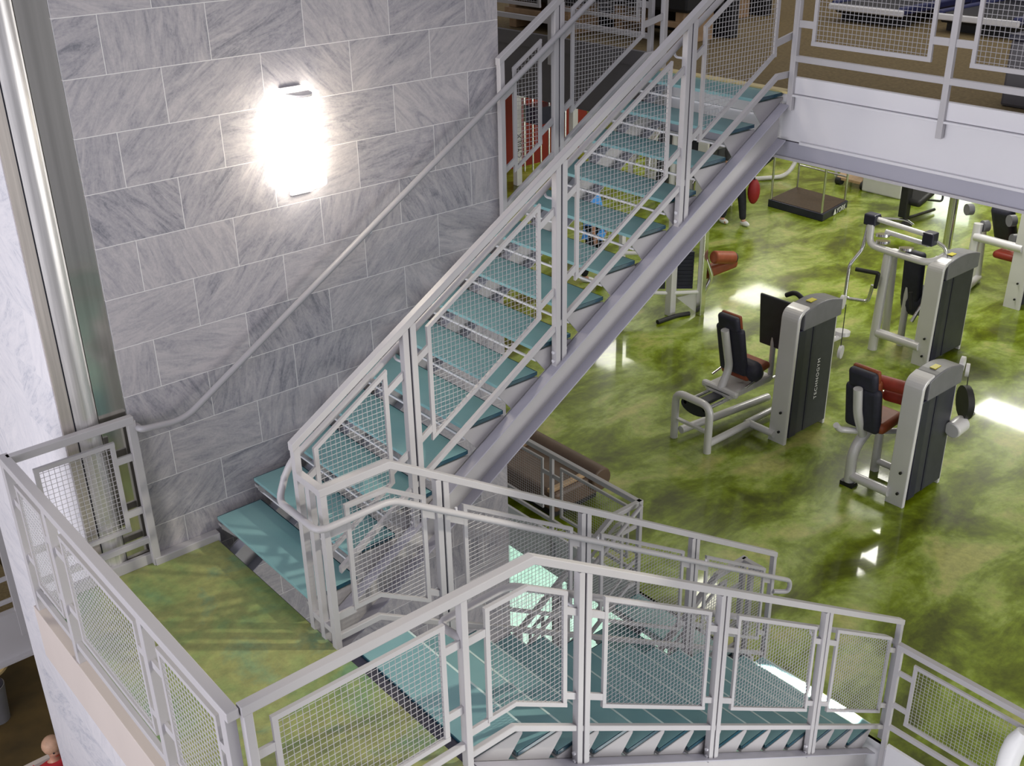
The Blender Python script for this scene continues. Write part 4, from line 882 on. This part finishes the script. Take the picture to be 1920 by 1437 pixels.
# ------------------------------------------------------------------ light
W = bpy.data.worlds.new('World'); S.world = W; W.use_nodes = True
W.node_tree.nodes['Background'].inputs[0].default_value = (0.90, 0.89, 1.0, 1); W.node_tree.nodes['Background'].inputs[1].default_value = 0.33
def area(name, loc, target, sx, sy, power, col=(1, 1, 1), spread=180):
    l = bpy.data.lights.new(name, 'AREA'); l.shape = 'RECTANGLE'; l.size = sx; l.size_y = sy; l.energy = power; l.color = col; l.spread = math.radians(spread)
    o = bpy.data.objects.new(name, l); COL.objects.link(o); o.location = loc
    o.rotation_euler = (V(target)-V(loc)).to_track_quat('-Z', 'Y').to_euler(); return o
area('assumed_window_daylight', (-6.0, 3.5, 1.5), (4, 4.5, 0.6), 9, 8, 950, (0.97, 0.96, 1.0))  # unseen window wall assumed at the left, from the bright left-facing sides
area('front_fill', (3.0, -3.5, 8.0), (4, 5, 0), 7, 5, 110, (1.0, 0.985, 0.96))  # unseen fill from above the camera side, no skylight modelled
area('added_right_daylight', (13.0, -7.5, 0.4), (3.2, 5.0, -0.2), 8, 5.5, 900, (1.0, 0.985, 0.96))  # unseen light added for assumed daylight from the right, lifting the camera-facing sides
area('under_stair_fill', (4.3, 1.2, -2.2), (2.9, 5.9, -0.7), 2.5, 1.5, 60, (1.0, 0.99, 0.97))  # unseen fill added to brighten the stone below the landing
def lamp(x, y, sx, sy, rad): area('floor_reflection_light', (x, y, 2.03), (x, y, G), sx, sy, rad*1.7*math.pi*sx*sy, (1.0, 0.98, 0.88))  # unseen lights placed to make the bright reflections on the gym floor
lamp(14.9, 8.2, 1.5, 0.6, 24); lamp(17.0, 9.45, 0.5, 0.7, 16); lamp(21.4, 9.0, 0.8, 1.4, 30)
lamp(17.4, 16.9, 1.3, 1.1, 9); lamp(20.9, 16.7, 1.2, 0.8, 8); lamp(23.0, 17.0, 1.4, 1.0, 9)
area('gym_ceiling_fill', (15.5, 8.0, 2.03), (15.5, 8.0, G), 16, 22, 380, (1.0, 0.985, 0.90))  # unseen broad fill added to lift the whole gym floor
for x, y in ((9.5, 2.5), (11.5, 9.0)):
    l = bpy.data.lights.new('gym_point_fill', 'POINT'); l.energy = 75; l.color = (1.0, 0.97, 0.86); l.shadow_soft_size = 0.25  # unseen point fill added to brighten the gym floor
    o = bpy.data.objects.new('gym_point_fill', l); COL.objects.link(o); o.location = (x, y, 1.7)
streak_light = area('added_tread_streak', (5.7, 3.75, 9.0), (6.42, 3.90, -2.327), 0.09, 0.80, 85, (1.0, 0.97, 0.88), 1.0)  # unseen narrow light added for the assumed sun streak on the lower treads
zz = (V((5.7, 3.75, 9.0))-V((6.42, 3.90, -2.327))).normalized(); yy = (V((-0.12, 1, 0))-zz*zz.dot(V((-0.12, 1, 0)))).normalized(); xx = yy.cross(zz)
streak_light.rotation_euler = Matrix((xx, yy, zz)).transposed().to_euler()
ls = bpy.data.lights.new('added_landing_spot', 'SPOT'); ls.energy = 1500; ls.color = (1.0, 0.95, 0.78); ls.spot_size = math.radians(22); ls.spot_blend = 0.4; ls.shadow_soft_size = 0.10  # unseen spot added to cast the railing shadows across the landing
o = bpy.data.objects.new('added_landing_spot', ls); COL.objects.link(o); o.location = (7.2, 0.3, 5.6); o.rotation_euler = (V((1.8, 4.55, 0))-V(o.location)).to_track_quat('-Z', 'Y').to_euler()
area('mezzanine_fill', (10.5, 5.0, 6.0), (10.5, 5.0, M), 5, 8, 110, (1.0, 0.92, 0.78))  # unseen fill added above the mezzanine, no fixture modelled
area('lower_fill', (8.3, 9.0, -3.1), (8.3, 9.0, LOW), 3.0, 4.5, 110, (1.0, 0.97, 0.95))  # unseen fill added below the gym slab to brighten the mint floor
area('lower_fill', (1.0, 11.0, -3.1), (1.0, 11.0, LOW), 2.0, 2.0, 12, (1.0, 0.85, 0.6))
sl = bpy.data.lights.new('sconce_glow', 'POINT'); sl.energy = 11; sl.color = (1, 0.86, 0.62); sl.shadow_soft_size = 0.12
so = bpy.data.objects.new('sconce_glow', sl); COL.objects.link(so); so.location = (3.345, 5.76, 2.5)

# ------------------------------------------------------------------ camera
f_px, yaw, pit, rol = 2069.26, 0.698321850, 0.457865445, -0.0187193609
F = V((math.sin(yaw)*math.cos(pit), math.cos(yaw)*math.cos(pit), -math.sin(pit)))
r0 = V((math.cos(yaw), -math.sin(yaw), 0)); u0 = r0.cross(F)
rr = r0*math.cos(rol)+u0*math.sin(rol); uu = -r0*math.sin(rol)+u0*math.cos(rol)
cam = bpy.data.cameras.new('camera'); co = bpy.data.objects.new('camera', cam); COL.objects.link(co)
mw = Matrix((( rr.x, uu.x, -F.x, 0), (rr.y, uu.y, -F.y, 0), (rr.z, uu.z, -F.z, 4.14), (0, 0, 0, 1))); co.matrix_world = mw
cam.sensor_fit = 'HORIZONTAL'; cam.sensor_width = 36; cam.lens = 36*f_px/1920; cam.clip_start = 0.05; cam.clip_end = 100
S.camera = co
S.view_settings.view_transform = 'Standard'; S.view_settings.look = 'None'; S.view_settings.exposure = 0.0
